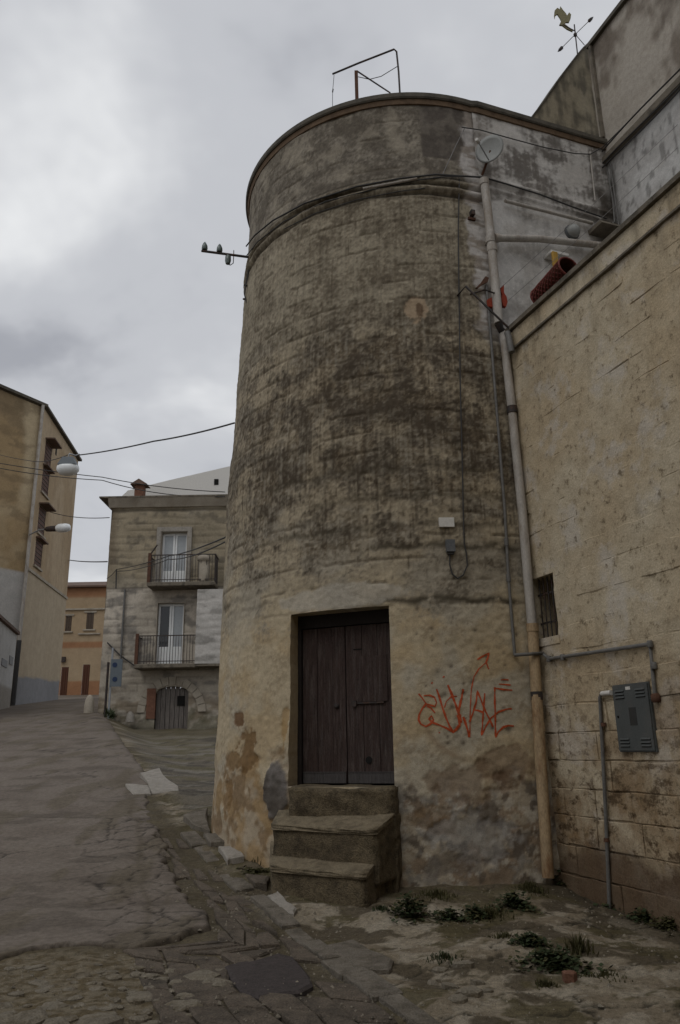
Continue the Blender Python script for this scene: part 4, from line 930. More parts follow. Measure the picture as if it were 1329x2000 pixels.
# ---- unseen houses added behind the viewer to close the street and shade its lower walls
for k, (xa, xb, hz, cc_, lb) in enumerate(((-15, -3.5, 11.2, (.38, .31, .21), 'plain ochre house added unseen behind the viewer on the left to shade the street'), (-3.4, 5.2, 12.2, (.40, .36, .30), 'plain grey house added unseen straight behind the viewer to shade the street'), (5.3, 16, 10.8, (.36, .28, .18), 'plain tan house added unseen behind the viewer on the right to shade the street'))):
    oh = thing('added_shade_house', lb, 'house', ((xa + xb) / 2, -4.6, -.2), 'unseen houses added for shade')
    hs = [(1.5, 2.7, -.3, 2.1), (4.6, 5.6, 1.0, 2.4), (1.6, 2.6, 4.6, 6.3), (4.6, 5.6, 4.6, 6.3), (7.2, 8.0, 4.6, 6.3)]
    flat_wall('wall', np.array([xa, -4.6]), np.array([1., 0]), np.array([0, 1.]), 0, xb - xa, -.6, hz, .1, lambda S, Z_: lerp(C3(*cc_), C3(*cc_) * .7, fbm(S * .5 + k * 7, Z_ * .5, 271, 5)), 'farplaster', oh, None, hs)
    for i, q_ in enumerate(hs):
        m = MB(); m.box((xa + (q_[0] + q_[1]) / 2, -4.72, (q_[2] + q_[3]) / 2), q_[1] - q_[0], .1, q_[3] - q_[2]); m.build('door' if i == 0 else 'window', 'brown_door' if i == 0 else 'brown_shutter', oh)
    m = MB(); m.prism([(xa - .05, -4.35, hz), (xa - .05, -4.35, hz + .12), (xa - .05, -9, hz + 1.6), (xa - .05, -13.6, hz + .1), (xa - .05, -13.6, hz)], (xb - xa + .08, 0, 0)); m.build('roof', 'tile', oh)

# ================================================================== GROUND
RPy = [-60, -5, 0, 5, 8, 9.7, 11.2, 12.5, 16, 20, 33, 41.6, 53, 58, 75, 400]; RPz = [-1.2, -.2, -.15, -.12, -.08, .05, .24, .46, .92, 1.43, 3.08, 3.88, 4.92, 5.45, 6.6, 9]
YPz_y = [-60, -5, 0, 5, 8, 9.7, 11.2, 12.5, 15, 20, 33, 45, 400]; YPz = [-1.2, -.2, -.15, -.12, -.08, .03, .25, .50, .78, 1.22, 2.38, 3.4, 6]
EDGE_Y = [-20, 0, 5.0, 7.6, 9.3, 11, 12.9, 19.3, 33, 60]; EDGE_X = [2.5, 2.0, .75, -.25, -.95, -1.75, -2.6, -4.9, -9.7, -14]       # line where road side meets yard side
def gz0(x, y):
    x, y = np.asarray(x, float), np.asarray(y, float)
    ex = np.interp(y, EDGE_Y, EDGE_X)
    t = sst(-.6, 1.4, x - ex) * sst(12, 18, y)
    z_ = np.interp(y, RPy, RPz) * (1 - t) + np.interp(y, YPz_y, YPz) * t
    z_ = z_ - .10 * sst(1.9, 3.0, x) * sst(7, 9, y) * sst(13, 11, y)
    return z_
def relief_amt(x, y):
    ex = np.interp(y, EDGE_Y, EDGE_X)
    return np.where((x > ex) & (y < 40), 1.0, .5)
def gz1(x, y):
    x, y = np.asarray(x, float), np.asarray(y, float)
    a = relief_amt(x, y)
    return gz0(x, y) + a * ((fbm(x * .8, y * .8, 301, 4) - .5) * .07 + (fbm(x * 3, y * 3, 302, 4) - .5) * .035)
def gpt(px, py, dz=0.0):
    d = ray(px, py); d = d / d[1]; ys = np.linspace(4, 75, 6000)
    f_ = EYE + d[2] * ys - gz0(d[0] * ys, ys); i = int(np.argmax(f_ < 0)) if (f_ < 0).any() else len(ys) - 1
    return np.array([d[0] * ys[i], ys[i], float(gz1(d[0] * ys[i], ys[i])) + dz])
def geo(a, b, s0, gr):
    out = [a]; s = s0
    while out[-1] < b: out.append(out[-1] + s); s *= gr
    return np.array(out)
xr = np.arange(-4.0, 4.6, .026); xl = -geo(4.0, 260, .04, 1.09)[1:][::-1]; xrr = geo(4.6, 260, .06, 1.18)[1:]
gx = np.concatenate([xl, xr, xrr]); yr = np.arange(4.6, 13.6, .026)
gy_ = np.concatenate([-geo(-4.6, 80, .3, 1.5)[1:][::-1], yr, geo(13.6, 300, .04, 1.035)[1:]])
X, Y = np.meshgrid(gx, gy_)
Zg = gz1(X, Y)
ex = np.interp(Y, EDGE_Y, EDGE_X); side = X - ex
n1 = fbm(X * 1.1, Y * 1.1, 311, 5); n2 = fbm(X * 3.3, Y * 3.3, 312, 5); n3 = fbm(X * 9, Y * 9, 313, 4); wx = X + (n2 - .5) * .18; wy = Y + (n3 - .5) * .12
f1, f2 = worley(wx * .85, wy * .85, 314); crack = sst(.04, .0, f2 - f1) * sst(.42, .55, n1 + .10)
conc = lerp(C3(.265, .225, .165), C3(.205, .168, .118), sst(.4, .62, n1)); conc = lerp(conc, C3(.33, .29, .225), sst(.52, .66, n2) * .7)
dirt = lerp(C3(.105, .085, .055), C3(.07, .055, .036), n2)
moss = lerp(C3(.072, .060, .028), C3(.105, .086, .044), n3)
gc = lerp(conc, dirt, sst(.545, .61, fbm(X * 1.1 + 8, Y * 1.1, 315, 7, .62)) * .9)
gc = lerp(gc, moss, sst(.57, .64, fbm(X * 1.4 - 3, Y * 1.4, 316, 7, .62)) * .8)
tdist = np.hypot(X - TC[0], Y - TC[1]) - 3.22
near = sst(.75, .15, tdist + (n1 - .5) * .7) * (Y < 14)
gc = lerp(gc, lerp(dirt, moss, sst(.4, .6, n2)), near * .85)
wdist = (X - WA[0]) * WN[0] + (Y - WA[1]) * WN[1]
nearw = sst(.7, .1, wdist + (n1 - .5) * .6) * (Y < 12) * (X > 1.5); gc = lerp(gc, dirt * .8, nearw * .85)
gc = lerp(gc, C3(.035, .03, .02), crack * .9)
strip_m = sst(-2.0, -1.8, side) * sst(-.06, -.14, side) * (Y < 12.6)
Zg = Zg - crack * .014 * (np.abs(X) < 6) * (Y < 15) - strip_m * .020
yard = sst(12.5, 14.5, Y) * sst(0, .5, side)
ystr = fbm(X * .5, Y * 2.2, 317, 6)
yc = lerp(C3(.15, .13, .10), C3(.085, .075, .062), sst(.4, .6, ystr)); yc = lerp(yc, C3(.125, .108, .062), sst(.5, .65, fbm(X * .6, Y * 1.2, 318, 5)) * .7); yc = lerp(yc, C3(.23, .21, .175), sst(.62, .72, ystr) * .7)
yc = lerp(yc, C3(.12, .10, .055), sst(26, 31, Y) * .5)
gc = lerp(gc, yc, yard)
road_bed = sst(.1, -.2, side); gc = lerp(gc, lerp(C3(.11, .09, .055), C3(.075, .062, .042), n2), road_bed * .9)
rub = sst(-.9, -1.3, X + (n2 - .5)) * sst(7.9, 7.4, Y); gc = lerp(gc, lerp(C3(.205, .172, .12), C3(.125, .096, .055), sst(.45, .6, n3)), rub * .85)
far_g = sst(60, 80, Y); gc = lerp(gc, C3(.12, .11, .08), far_g)
P = np.stack([X, Y, Zg], -1)
inside = (np.hypot(X - TC[0], Y - TC[1]) < 2.9)
ground = grid_mesh('ground', P, gc, 'groundmat'); tag(ground, kind='structure')
# ---- asphalt road: a sheet 3 cm thick with a broken near edge
edge_px = [(430, 1838), (392, 1790), (352, 1730), (318, 1668), (300, 1610), (285, 1560), (300, 1528), (276, 1500), (252, 1466), (232, 1436), (214, 1408)]
ed = [gpt(*p)[:2] for p in edge_px] + [np.array([-10.0, 33.5]), np.array([-11, 42]), np.array([-12, 62])]
ey = [p[1] for p in ed]; exr = [p[0] for p in ed]
fe = [gpt(*p)[:2] for p in ((-120, 1900), (0, 1872), (60, 1862), (130, 1850), (200, 1853), (262, 1856), (330, 1840), (382, 1822), (430, 1812))]
fx, fy_ = [p[0] for p in fe], [p[1] for p in fe]
rx = np.concatenate([-geo(14, 40, .3, 1.2)[1:][::-1], -geo(4.6, 14, .04, 1.012)[1:][::-1], np.arange(-4.6, 1.2, .03)]); ry = np.concatenate([np.arange(6.6, 14, .03), geo(14, 62, .035, 1.025)[1:]])
RX, RY = np.meshgrid(rx, ry)
jit = (fbm(RX * 2.2, RY * 2.2, 321, 4) - .5)
# squeeze the sheet under its own ragged outline: columns are scaled to the right edge
Ledge = np.interp(ry, ey, exr) + (fbm(ry * 1.7, ry * 0, 322, 4) - .5) * .3 * np.interp(ry, [12, 18], [1, .3])
kin = (RX < Ledge[:, None]) & (RY > np.interp(RX, fx, fy_, left=fy_[0], right=99) + jit * .16)
dRight = Ledge[:, None] - RX; dFront = RY - (np.interp(RX, fx, fy_, left=fy_[0], right=99) + jit * .16)
dm = np.minimum(dRight, dFront)
lift = .05 * sst(-.02, .03, dm) - .015 - .11 * sst(.0, -.055, dm)
nr = fbm(RX * 1.2, RY * 1.2, 323, 5); nr2 = fbm(RX * .35, RY * .8, 324, 5); nr3 = fbm(RX * 14, RY * 14, 325, 3)
f1, f2 = worley((RX + (nr - .5) * .25) * .5, (RY + (nr2 - .5) * .25) * .6, 326)
cg = sst(2.6, .5, dRight + (nr - .5) * 1.2) * sst(16, 12, RY)
f3, f4 = worley((RX + (nr - .5) * .22) * 2.6, (RY + (nr2 - .5) * .25) * 2.6, 327)
crk = np.clip(sst(.022, 0, f2 - f1) * sst(.5, .6, nr2 + .03) + sst(.08, 0, f4 - f3) * sst(.72, .9, cg + (nr - .5) * .7), 0, 1)
RZ = gz0(RX, RY) + (fbm(RX * .8, RY * .8, 301, 4) - .5) * .035 * sst(2.5, 0, dm) + lift + (nr3 - .5) * .004 - crk * .012 - .03 * sst(.5, .75, fbm(RX * .9 + 4, RY * .9, 328, 4)) * sst(1.6, .4, dRight) * (RY < 14)
rc = lerp(C3(.172, .145, .120), C3(.148, .123, .101), sst(.35, .65, nr)); rc = lerp(rc, C3(.178, .151, .127), sst(.5, .75, nr2) * .6)
rc = lerp(rc, C3(.085, .07, .056), sst(.6, .75, fbm(RX * .7, RY * 1.6, 329, 5)) * .5); rc = lerp(rc, C3(.105, .086, .056), sst(.58, .7, fbm(RX * 1.6, RY * .5, 330, 5)) * .5)
seam = np.exp(-((RX - np.interp(RY, [7, 8.5, 12, 18], [-1.55, -1.95, -2.95, -4.9]) - (nr - .5) * .12) / .035) ** 2) * sst(20, 12, RY); rc = lerp(rc, C3(.10, .082, .058), seam * .6)
rc = lerp(rc, C3(.028, .024, .02), crk * .85); rc = lerp(rc, C3(.05, .04, .028), sst(.03, 0, dm) * .8)
cutm = dm > -.075
kf = cutm[:-1, :-1] & cutm[1:, :-1] & cutm[:-1, 1:] & cutm[1:, 1:]
road = grid_mesh('road', np.stack([RX, RY, RZ], -1), rc, 'asphalt', None, kf); tag(road, kind='structure')
# ---- strip of old paving between road and kerb: every stone its own piece
paving = bpy.data.objects.new('pavement', None); COL.objects.link(paving); tag(paving, kind='structure')
def stone_piece(name, poly, hgt, mat, parent, r, tilt=.012, bev=.022, sink=.05, lift_=0.0):
    c = sum(poly) / len(poly); n = len(poly); tx, ty = r.uniform(-tilt, tilt), r.uniform(-tilt, tilt)
    zb = float(gz1(c[0], c[1])) + lift_
    gx_ = (float(gz0(c[0] + .2, c[1])) - float(gz0(c[0] - .2, c[1]))) / .4 + tx; gy2 = (float(gz0(c[0], c[1] + .2)) - float(gz0(c[0], c[1] - .2))) / .4 + ty
    zz = lambda p, dz: np.array([p[0], p[1], zb + (p[0] - c[0]) * gx_ + (p[1] - c[1]) * gy2 + dz])
    inn = [p + (c - p) * min(.45, bev / max(np.linalg.norm(p - c), .01)) for p in poly]
    vs = [zz(p, -sink) for p in poly] + [zz(p, hgt - bev * .5) for p in poly] + [zz(p, hgt + r.uniform(-.004, .004)) for p in inn]
    m = MB(); m.add(vs, [(i, (i + 1) % n, n + (i + 1) % n, n + i) for i in range(n)] + [(n + i, n + (i + 1) % n, 2 * n + (i + 1) % n, 2 * n + i) for i in range(n)] + [tuple(range(2 * n, 3 * n))])
    return m.build(name, mat, parent)
k0, k1 = np.array([1.15, 4.4]), np.array([-2.75, 13.2])                       # kerb line
kp = lambda t: np.array([np.interp(t, EDGE_Y, EDGE_X), t])
r = random.Random(55)
rows = []; y = 4.3
while y < 12.6: rows.append(y); y += r.uniform(.26, .46) * (1 if y < 9 else 1.25)
lat = []
for j, yy in enumerate(rows):
    line = []
    ncol = 6
    for i in range(ncol + 1):
        rightx = kp(yy)[0] - .10
        leftx = min(np.interp(yy, ey, exr) if yy > 7.4 else rightx - 1.75, rightx - .55) - .02
        wgt = i / ncol
        line.append(np.array([rightx + (leftx - rightx) * wgt + r.uniform(-.045, .045), yy + (rightx - leftx) * wgt * .28 + r.uniform(-.05, .05)]))
    lat.append(line)
def in_patch(p): return ((p[0] + .55) / .62) ** 2 + ((p[1] - 6.75) / .38) ** 2 < 1
for j in range(len(rows) - 1):
    for i in range(6):
        q = [lat[j][i], lat[j][i + 1], lat[j + 1][i + 1], lat[j + 1][i]]; c = sum(q) / 4
        if in_patch(c) or r.random() < .07: continue
        width = np.linalg.norm(q[0] - q[1])
        if width < .12: continue
        g = .012 + r.random() * .014; q = [p + (c - p) * g / max(np.linalg.norm(p - c), .05) for p in q]
        if r.random() < .35: q.insert(2, (q[1] + q[2]) / 2 + np.array([r.uniform(-.04, .02), r.uniform(-.03, .03)]))
        stone_piece('paving_stone', q, .012 + r.uniform(-.012, .012), 'paver', paving, r, .016, .03)
y = 4.6
while y < 12.2:
    ln = r.uniform(.35, .7); a, b = kp(y), kp(min(y + ln, 12.6)); d = (b - a) / np.linalg.norm(b - a); nn = np.array([-d[1], d[0]]); wd = r.uniform(.075, .12)
    q = [a - nn * wd + d * .01, b - nn * wd - d * .01, b + nn * wd - d * .015, a + nn * wd + d * .01]
    if r.random() < .85: stone_piece('kerb_stone', q, .03 + r.uniform(-.02, .025), 'kerb', paving, r, .03)
    y += ln
# asphalt repair patch in the paving
def blob_poly(c, rx_, ry_, n, seed, jag=.15):
    rr = random.Random(seed); return [np.array([c[0] + rx_ * (1 + rr.uniform(-jag, jag)) * math.cos(2 * math.pi * k / n), c[1] + ry_ * (1 + rr.uniform(-jag, jag)) * math.sin(2 * math.pi * k / n)]) for k in range(n)]
pp = lambda *a: [gpt(x_, y_)[:2] for x_, y_ in a]
stone_piece('asphalt_patch', pp((440, 1892), (462, 1884), (500, 1881), (545, 1868), (572, 1873), (588, 1890), (606, 1912), (612, 1930), (588, 1944), (540, 1950), (505, 1955), (470, 1942), (452, 1918)), .016, 'asphalt_patch', paving, r, .004, .03)
stone_piece('asphalt_patch', pp((345, 1908), (372, 1896), (410, 1890), (447, 1897), (448, 1920), (466, 1944), (430, 1955), (385, 1944), (360, 1930)), .014, 'paver', paving, r, .004, .03)
# loose rubble in front of the broken road edge
for i in range(100):
    rr = random.Random(900 + i); px = rr.uniform(-10, 430); py = rr.uniform(1885, 2010) if px < 380 else rr.uniform(1895, 1935)
    c = gpt(px, py)[:2]; sz = rr.uniform(.022, .06) * (2.1 if rr.random() < .16 else 1); n = rr.randint(5, 7)
    stone_piece('rubble_stone', blob_poly(c, sz * rr.uniform(1, 1.6), sz, n, i, .25), sz * rr.uniform(.12, .34), 'rubble', paving, rr, .14, sz * .38)
# grit and pebbles over the near ground: nobody could count them
gm = MB(); rr = random.Random(4242)
for i in range(2600):
    x, y = rr.uniform(-3.2, 3.4), rr.uniform(5.2, 10.6)
    if math.hypot(x - TC[0], y - TC[1]) < 3.3 or (x - WA[0]) * WN[0] + (y - WA[1]) * WN[1] < .05: continue
    onroad = x < np.interp(y, ey, exr) and y > 7.4
    if onroad and rr.random() < .9: continue
    sz = rr.uniform(.005, .013) * (2.0 if rr.random() < .12 else 1); z_ = float(gz0(x, y)) + .035 * 0
    z_ = float(gz1(x, y)) + (.012 if np.interp(y, EDGE_Y, EDGE_X) - 1.8 < x < np.interp(y, EDGE_Y, EDGE_X) else 0.0)
    a = rr.uniform(0, 6.28); k = 5
    vs = [(x + sz * math.cos(a + 6.283 * j / k) * rr.uniform(.7, 1.3), y + sz * math.sin(a + 6.283 * j / k) * rr.uniform(.7, 1.3), z_ - .004) for j in range(k)] + [(x + rr.uniform(-.3, .3) * sz, y + rr.uniform(-.3, .3) * sz, z_ + sz * rr.uniform(.5, 1.0))]
    gm.add(vs, [(j, (j + 1) % k, k) for j in range(k)])
tag(gm.build('gravel', 'pebble', None, fix=False), 'loose grit and pebbles scattered over the near ground', 'gravel', None, 'stuff')
# ================================================================== LOOSE STONES
def loose(name, px, py, rx_, ry_, hgt, mat, label, cat, seed, n=7, tilt=.05, group=None):
    rr = random.Random(seed); c = gpt(px, py)[:2]
    o = stone_piece(name, blob_poly(c, rx_, ry_, n, seed, .2), hgt, mat, None, rr, tilt, .02, .03); return tag(o, label, cat, group)
def slab_px(name, pxs, hgt, mat, label, cat, seed):
    rr = random.Random(seed); q = [gpt(*p)[:2] for p in pxs]; out = []
    for i in range(len(q)):
        a, b = q[i], q[(i + 1) % len(q)]; L_ = np.linalg.norm(b - a); nn = np.array([-(b - a)[1], (b - a)[0]]) / max(L_, .01)
        for t in (0, .3, .55, .8): out.append(a + (b - a) * (t + rr.uniform(-.05, .05)) + nn * rr.uniform(-.025, .02) * L_)
    o = stone_piece(name, out, hgt * 1.15, mat, None, rr, .06, .03, .05); return tag(o, label, cat)
slab_px('stone_slab', [(522, 1757), (545, 1752), (580, 1783), (574, 1791), (548, 1786)], .035, 'slab_white', 'bright white broken slab at the kerb below the steps', 'slab', 1)
slab_px('stone_slab', [(272, 1522), (310, 1516), (352, 1548), (300, 1553)], .06, 'slab_white', 'large pale slab lying beside the road edge left of the tower', 'slab', 2)
slab_px('stone_slab', [(246, 1539), (290, 1541), (296, 1554), (258, 1556)], .05, 'slab_white', 'small pale slab against the larger one beside the road', 'slab', 3)
slab_px('stone_slab', [(632, 1850), (690, 1838), (770, 1880), (762, 1900), (700, 1898)], .03, 'kerb', 'flat grey slab sunk in moss below the steps', 'slab', 4)
slab_px('stone_slab', [(358, 1605), (405, 1592), (408, 1630), (380, 1622)], .07, 'kerb', 'leaning pale stone against the left foot of the tower', 'slab', 5)
slab_px('stone_slab', [(425, 1665), (470, 1668), (476, 1688), (445, 1692)], .06, 'slab_white', 'cracked white stone at the foot of the tower', 'slab', 6)
slab_px('stone_slab', [(398, 1638), (440, 1640), (452, 1660), (410, 1660)], .05, 'kerb', 'worn grey stone left of the cracked white one', 'slab', 7)
slab_px('stone_slab', [(480, 1715), (528, 1722), (520, 1735), (498, 1732)], .05, 'paver', 'small dark stone left of the lowest step', 'slab', 8)
loose('brick_lump', 1113, 1912, .06, .045, .07, 'brick', 'broken red brick lump in front of the moss cushion', 'brick', 11, 5, .2)
for i, (px, py, s) in enumerate(((905, 1890, .09), (935, 1915, .07), (880, 1925, .08), (860, 1895, .06), (920, 1945, .09), (895, 1960, .07), (845, 1915, .05), (950, 1935, .05))):
    loose('loose_stone', px, py, s, s * .7, s * .4, 'rubble', 'broken stone in the little heap right of the kerb', 'stone', 30 + i, 6, .25, 'heap of broken stones on the apron')

# ================================================================== WEEDS
def weed(name, px, py, spread, hgt, n, mat, label, seed, blade=False, pos=None):
    rr = random.Random(seed); c0 = gpt(px, py) if pos is None else pos; m = MB()
    for i in range(n):
        a = rr.uniform(0, 2 * math.pi); d = spread * min(1.1, abs(rr.gauss(0, .52))) * (1 + .35 * math.sin(a * 3 + seed)); x, y = c0[0] + d * math.cos(a), c0[1] + d * math.sin(a) * .8
        hh = hgt * max(.15, 1 - .6 * (d / spread) ** 2) * rr.uniform(.3, 1.15); z = float(gz1(x, y)) if pos is None else c0[2]
        b = rr.uniform(0, 2 * math.pi); ln = rr.uniform(.02, .055) * (1.6 if blade else 1); w = ln * (.14 if blade else rr.uniform(.35, .6))
        if blade:
            lean = rr.uniform(.1, .7); tip = Vector((x + math.cos(b) * hh * lean, y + math.sin(b) * hh * lean, z + hh)); base = Vector((x, y, z - .01)); s_ = Vector((-math.sin(b), math.cos(b), 0)) * .006
            mid2 = base.lerp(tip, .55) + Vector((0, 0, hh * .12)); m.add([base - s_, base + s_, mid2 + s_ * .8, tip, mid2 - s_ * .8], [(0, 1, 2, 4), (4, 2, 3)])
        else:
            zc = z + hh * rr.uniform(.1, 1); d1 = Vector((math.cos(b), math.sin(b), rr.uniform(-.4, .7))).normalized(); s_ = d1.cross(Vector((rr.uniform(-.4, .4), rr.uniform(-.4, .4), 1))).normalized() * w; p = Vector((x, y, zc))
            m.add([p, p + d1 * ln * .5 + s_, p + d1 * ln, p + d1 * ln * .5 - s_], [(0, 1, 2, 3)])
    o = m.build(name, mat, None, fix=False); o.data.materials.append(MATS['leaf_dry'])
    for pl in o.data.polygons: pl.material_index = 1 if rr.random() < .22 else 0
    return tag(o, label, 'plant', None, 'stuff' if (blade and hgt < .08) else None)
weed('weed_clump', 800, 1792, .24, .20, 750, 'leaf', 'dark green weed clump right beside the stone steps', 1)
weed('weed_clump', 880, 1795, .20, .10, 500, 'leaf', 'low weed clump in front of the graffiti wall', 2)
weed('weed_clump', 930, 1788, .18, .09, 420, 'leaf', 'low weed clump midway between steps and drainpipe', 3)
weed('weed_clump', 1005, 1772, .24, .14, 650, 'leaf', 'weed clump left of the drainpipe foot', 4)
weed('weed_clump', 1088, 1722, .22, .20, 620, 'leaf', 'weeds crowding the drainpipe foot in the corner', 5)
weed('weed_clump', 1225, 1775, .22, .14, 500, 'leaf', 'weeds at the wall foot right of the thin conduit', 6)
weed('grass_tuft', 1290, 1790, .25, .26, 420, 'leaf', 'tall grass tuft at the right end of the wall foot', 7, True)
weed('grass_tuft', 1160, 1740, .2, .16, 300, 'leaf', 'grass tuft left of the thin conduit foot', 8, True)
weed('moss_cushion', 1040, 1850, .16, .09, 700, 'leaf', 'small round dark weed cushion on the pale apron', 9)
weed('moss_cushion', 1085, 1885, .30, .10, 1300, 'leaf', 'wide dark weed cushion with dry stalks on the pale apron', 10)
weed('dry_stalks', 1130, 1860, .16, .16, 130, 'leaf_dry', 'dry brown stalks beside the wide weed cushion', 11, True)
weed('grass_tuft', 520, 1690, .16, .12, 260, 'leaf_dry', 'yellowish grass tuft left of the stone steps', 12, True)
weed('moss_cushion', 500, 1705, .2, .03, 500, 'leaf_dry', 'flat mossy cushion at the tower foot left of the steps', 13)
weed('grass_tuft', 1065, 1920, .12, .05, 120, 'leaf_dry', 'sparse dry tuft in front of the weed cushion', 14, True)
weed('grass_tuft', 960, 1785, .3, .07, 260, 'leaf_dry', 'thin dry grass along the wall foot under the graffiti', 15, True)
for i, (px, py, sp_, hg, n_, bl, lb) in enumerate(((850, 1752, .28, .07, 260, True, 'thin grass at the tower foot just right of the steps'), (1130, 1728, .2, .12, 320, False, 'weeds at the yard wall foot beside the drainpipe corner'), (1040, 1738, .22, .10, 300, True, 'grass fringe left of the drainpipe foot'),
        (1260, 1800, .22, .10, 420, False, 'creeping weeds spreading from the right wall foot'), (1310, 1815, .2, .10, 350, False, 'weeds at the right edge below the meter cabinet'), (745, 1778, .12, .05, 160, True, 'tiny grass fringe at the right foot of the lowest step'), (985, 1835, .2, .04, 200, True, 'sparse grass in the apron crack left of the cushion'), (870, 1880, .2, .04, 200, True, 'sparse grass among the heap of broken stones'), (1180, 1905, .22, .035, 180, True, 'sparse grass right of the wide weed cushion'))):
    weed('grass_tuft' if bl else 'weed_clump', px, py, sp_, hg, n_, 'leaf' if i % 2 else 'leaf_dry', lb, 60 + i, bl)
bank = MB(); rr = random.Random(77)
for i in range(2600):
    t = rr.random(); px, py = 210 + 95 * t, 1400 + 14 * t + rr.uniform(-3, 5); p = gpt(px, py) + np.array([rr.uniform(-.1, .1), rr.uniform(-.3, .3), rr.uniform(0, .3)])
    a = rr.uniform(0, 6.28); s_ = rr.uniform(.05, .11); bank.add([p, p + np.array([math.cos(a) * s_, math.sin(a) * s_, .04]), p + np.array([math.cos(a + .8) * s_ * 1.3, math.sin(a + .8) * s_ * 1.3, .12])], [(0, 1, 2)])
tag(bank.build('ground_cover', 'leaf', None, fix=False), 'dark green weeds on the bank below the balcony house', 'plants', None, 'stuff')

# ================================================================== PIPES ON THE TOWER
dp = thing('drainpipe', 'long drainpipe with rusty lower length in the corner of tower and wall', 'drainpipe', tw(1058, 1695, .09))
low = [tw(px, py, .095) for px, py in ((1062, 1712), (1047, 1480), (1032, 1230))]; upp = [tw(px, py, .095) for px, py in ((1031, 1225), (1012, 1000), (992, 800), (976, 652))]
def dens(pts, k=6): return [Vector(pts[i]).lerp(Vector(pts[i + 1]), t / k) for i in range(len(pts) - 1) for t in range(k)] + [Vector(pts[-1])]
m = MB(); m.tube(dens(low), .068, 14); m.build('lower_length', 'pipe_cream', dp)
m = MB(); m.tube(dens(upp), .060, 14); m.build('middle_length', 'pipe_white', dp)
up2 = [tw(966, 640, .12), tw(960, 575, .12), tw(952, 490, .12), tw(945, 420, .12), tw(938, 362, .12)]
m = MB(); m.tube(dens(up2), .066, 14); m.build('upper_length', 'pipe_white', dp)
m = MB(); m.tube([tw(966, 641, .12), tw(970, 650, .11), tw(976, 655, .095)], [.06, .05, .06], 12); m.build('swan_neck', 'iron', dp)
for px, py, mt, rad in ((1032, 1228, 'pipe_cream', .078), (1044, 1420, 'pipe_cream', .074), (993, 806, 'iron', .073), (1040, 1360, 'iron', .073), (953, 495, 'pipe_white', .078), (950, 478, 'pipe_white', .074), (938, 366, 'pipe_white', .075)):
    c = tw(px, py, .095 if py > 640 else .12); m = MB(); m.tube([c - np.array([0, 0, .05]), c + np.array([0, 0, .05])], rad, 14); m.build('pipe_collar', mt, dp)
    m = MB(); a, b = tw(px, py, -.02), c; m.tube([a, b], .012, 6); m.build('pipe_bracket', 'iron', dp)
sp = thing('side_pipe', 'pale pipe running level from the drainpipe to the terrace corner', 'pipe', tw(958, 475, .12))
p1 = on_fac(1185, 490); m = MB(); m.tube(dens([tw(958, 474, .12), fc3(1.0, on_fac(1075, 482)[1], .12), fc3(p1[0], p1[1], .12)]), .055, 12); m.build('pipe', 'pipe_white', sp)
m = MB(); m.tube([tw(957, 474, .12), tw(964, 474, .12)], .07, 12); m.build('socket', 'pipe_white', sp)
# grey conduit: down the tower, across the wall, down beside the cabinet
cv = thing('conduit', 'thin grey conduit stepping from the tower across the wall to the cabinet', 'conduit', tw(1003, 1280, .03))
seg = [tw(px, py, .035) for px, py in ((948, 560), (955, 640), (972, 850), (984, 1000), (991, 1130), (1003, 1280))]
m = MB(); m.tube(dens(seg, 5), .020, 8); m.build('riser', 'conduit', cv)
cr = [tw(1003, 1280, .035), tw(1012, 1281, .17), tw(1045, 1279, .185), ww(1068, 1277, .05), ww(1078, 1287, .04), ww(1276, 1258, .04), ww(1286, 1358, .04)]
m = MB(); m.tube(cr, .022, 8); m.build('cross_run', 'conduit', cv)
for px, py in ((991, 1130), (987, 1060)):
    c = tw(px, py, .035); m = MB(); m.tube([c - np.array([0, 0, .05]), c + np.array([0, 0, .05])], .030, 8); m.build('coupling', 'conduit', cv)
for px, py in ((1078, 1287), (1276, 1258), (1284, 1300), (1105, 1284)):
    c = ww(px, py, .04); m = MB(); m.lathe(c - np.array([0, 0, .035]), [(.028, 0), (.032, .01), (.032, .06), (.028, .07)], 8); m.build('coupling', 'conduit', cv)
c = ww(1286, 1362, .03); m = MB(); m.lathe(c - np.array([0, 0, .05]), [(.035, 0), (.05, .02), (.05, .07), (.03, .09)], 10); m.build('end_cap', 'rust', cv)
fp = thing('feed_pipe', 'thin dark pipe rising from the ground to the left of the grey cabinet', 'pipe', ww(1195, 1765, .04))
m = MB(); m.tube([ww(1197, 1775, .04), ww(1190, 1600, .04), ww(1184, 1480, .04), ww(1178, 1362, .04), ww(1181, 1356, .04), ww(1188, 1354, .04)], .021, 8); m.build('pipe', 'conduit', fp)
m = MB(); m.tube([ww(1182, 1355, .04), ww(1200, 1353, .04)], .028, 8); m.build('elbow', 'label_white', fp)
for px, py in ((1185, 1415), (1191, 1640)):
    c = ww(px, py, .04); m = MB(); m.tube([c - np.array([0, 0, .02]), c + np.array([0, 0, .02])], .03, 8); m.build('clip', 'rust', fp)
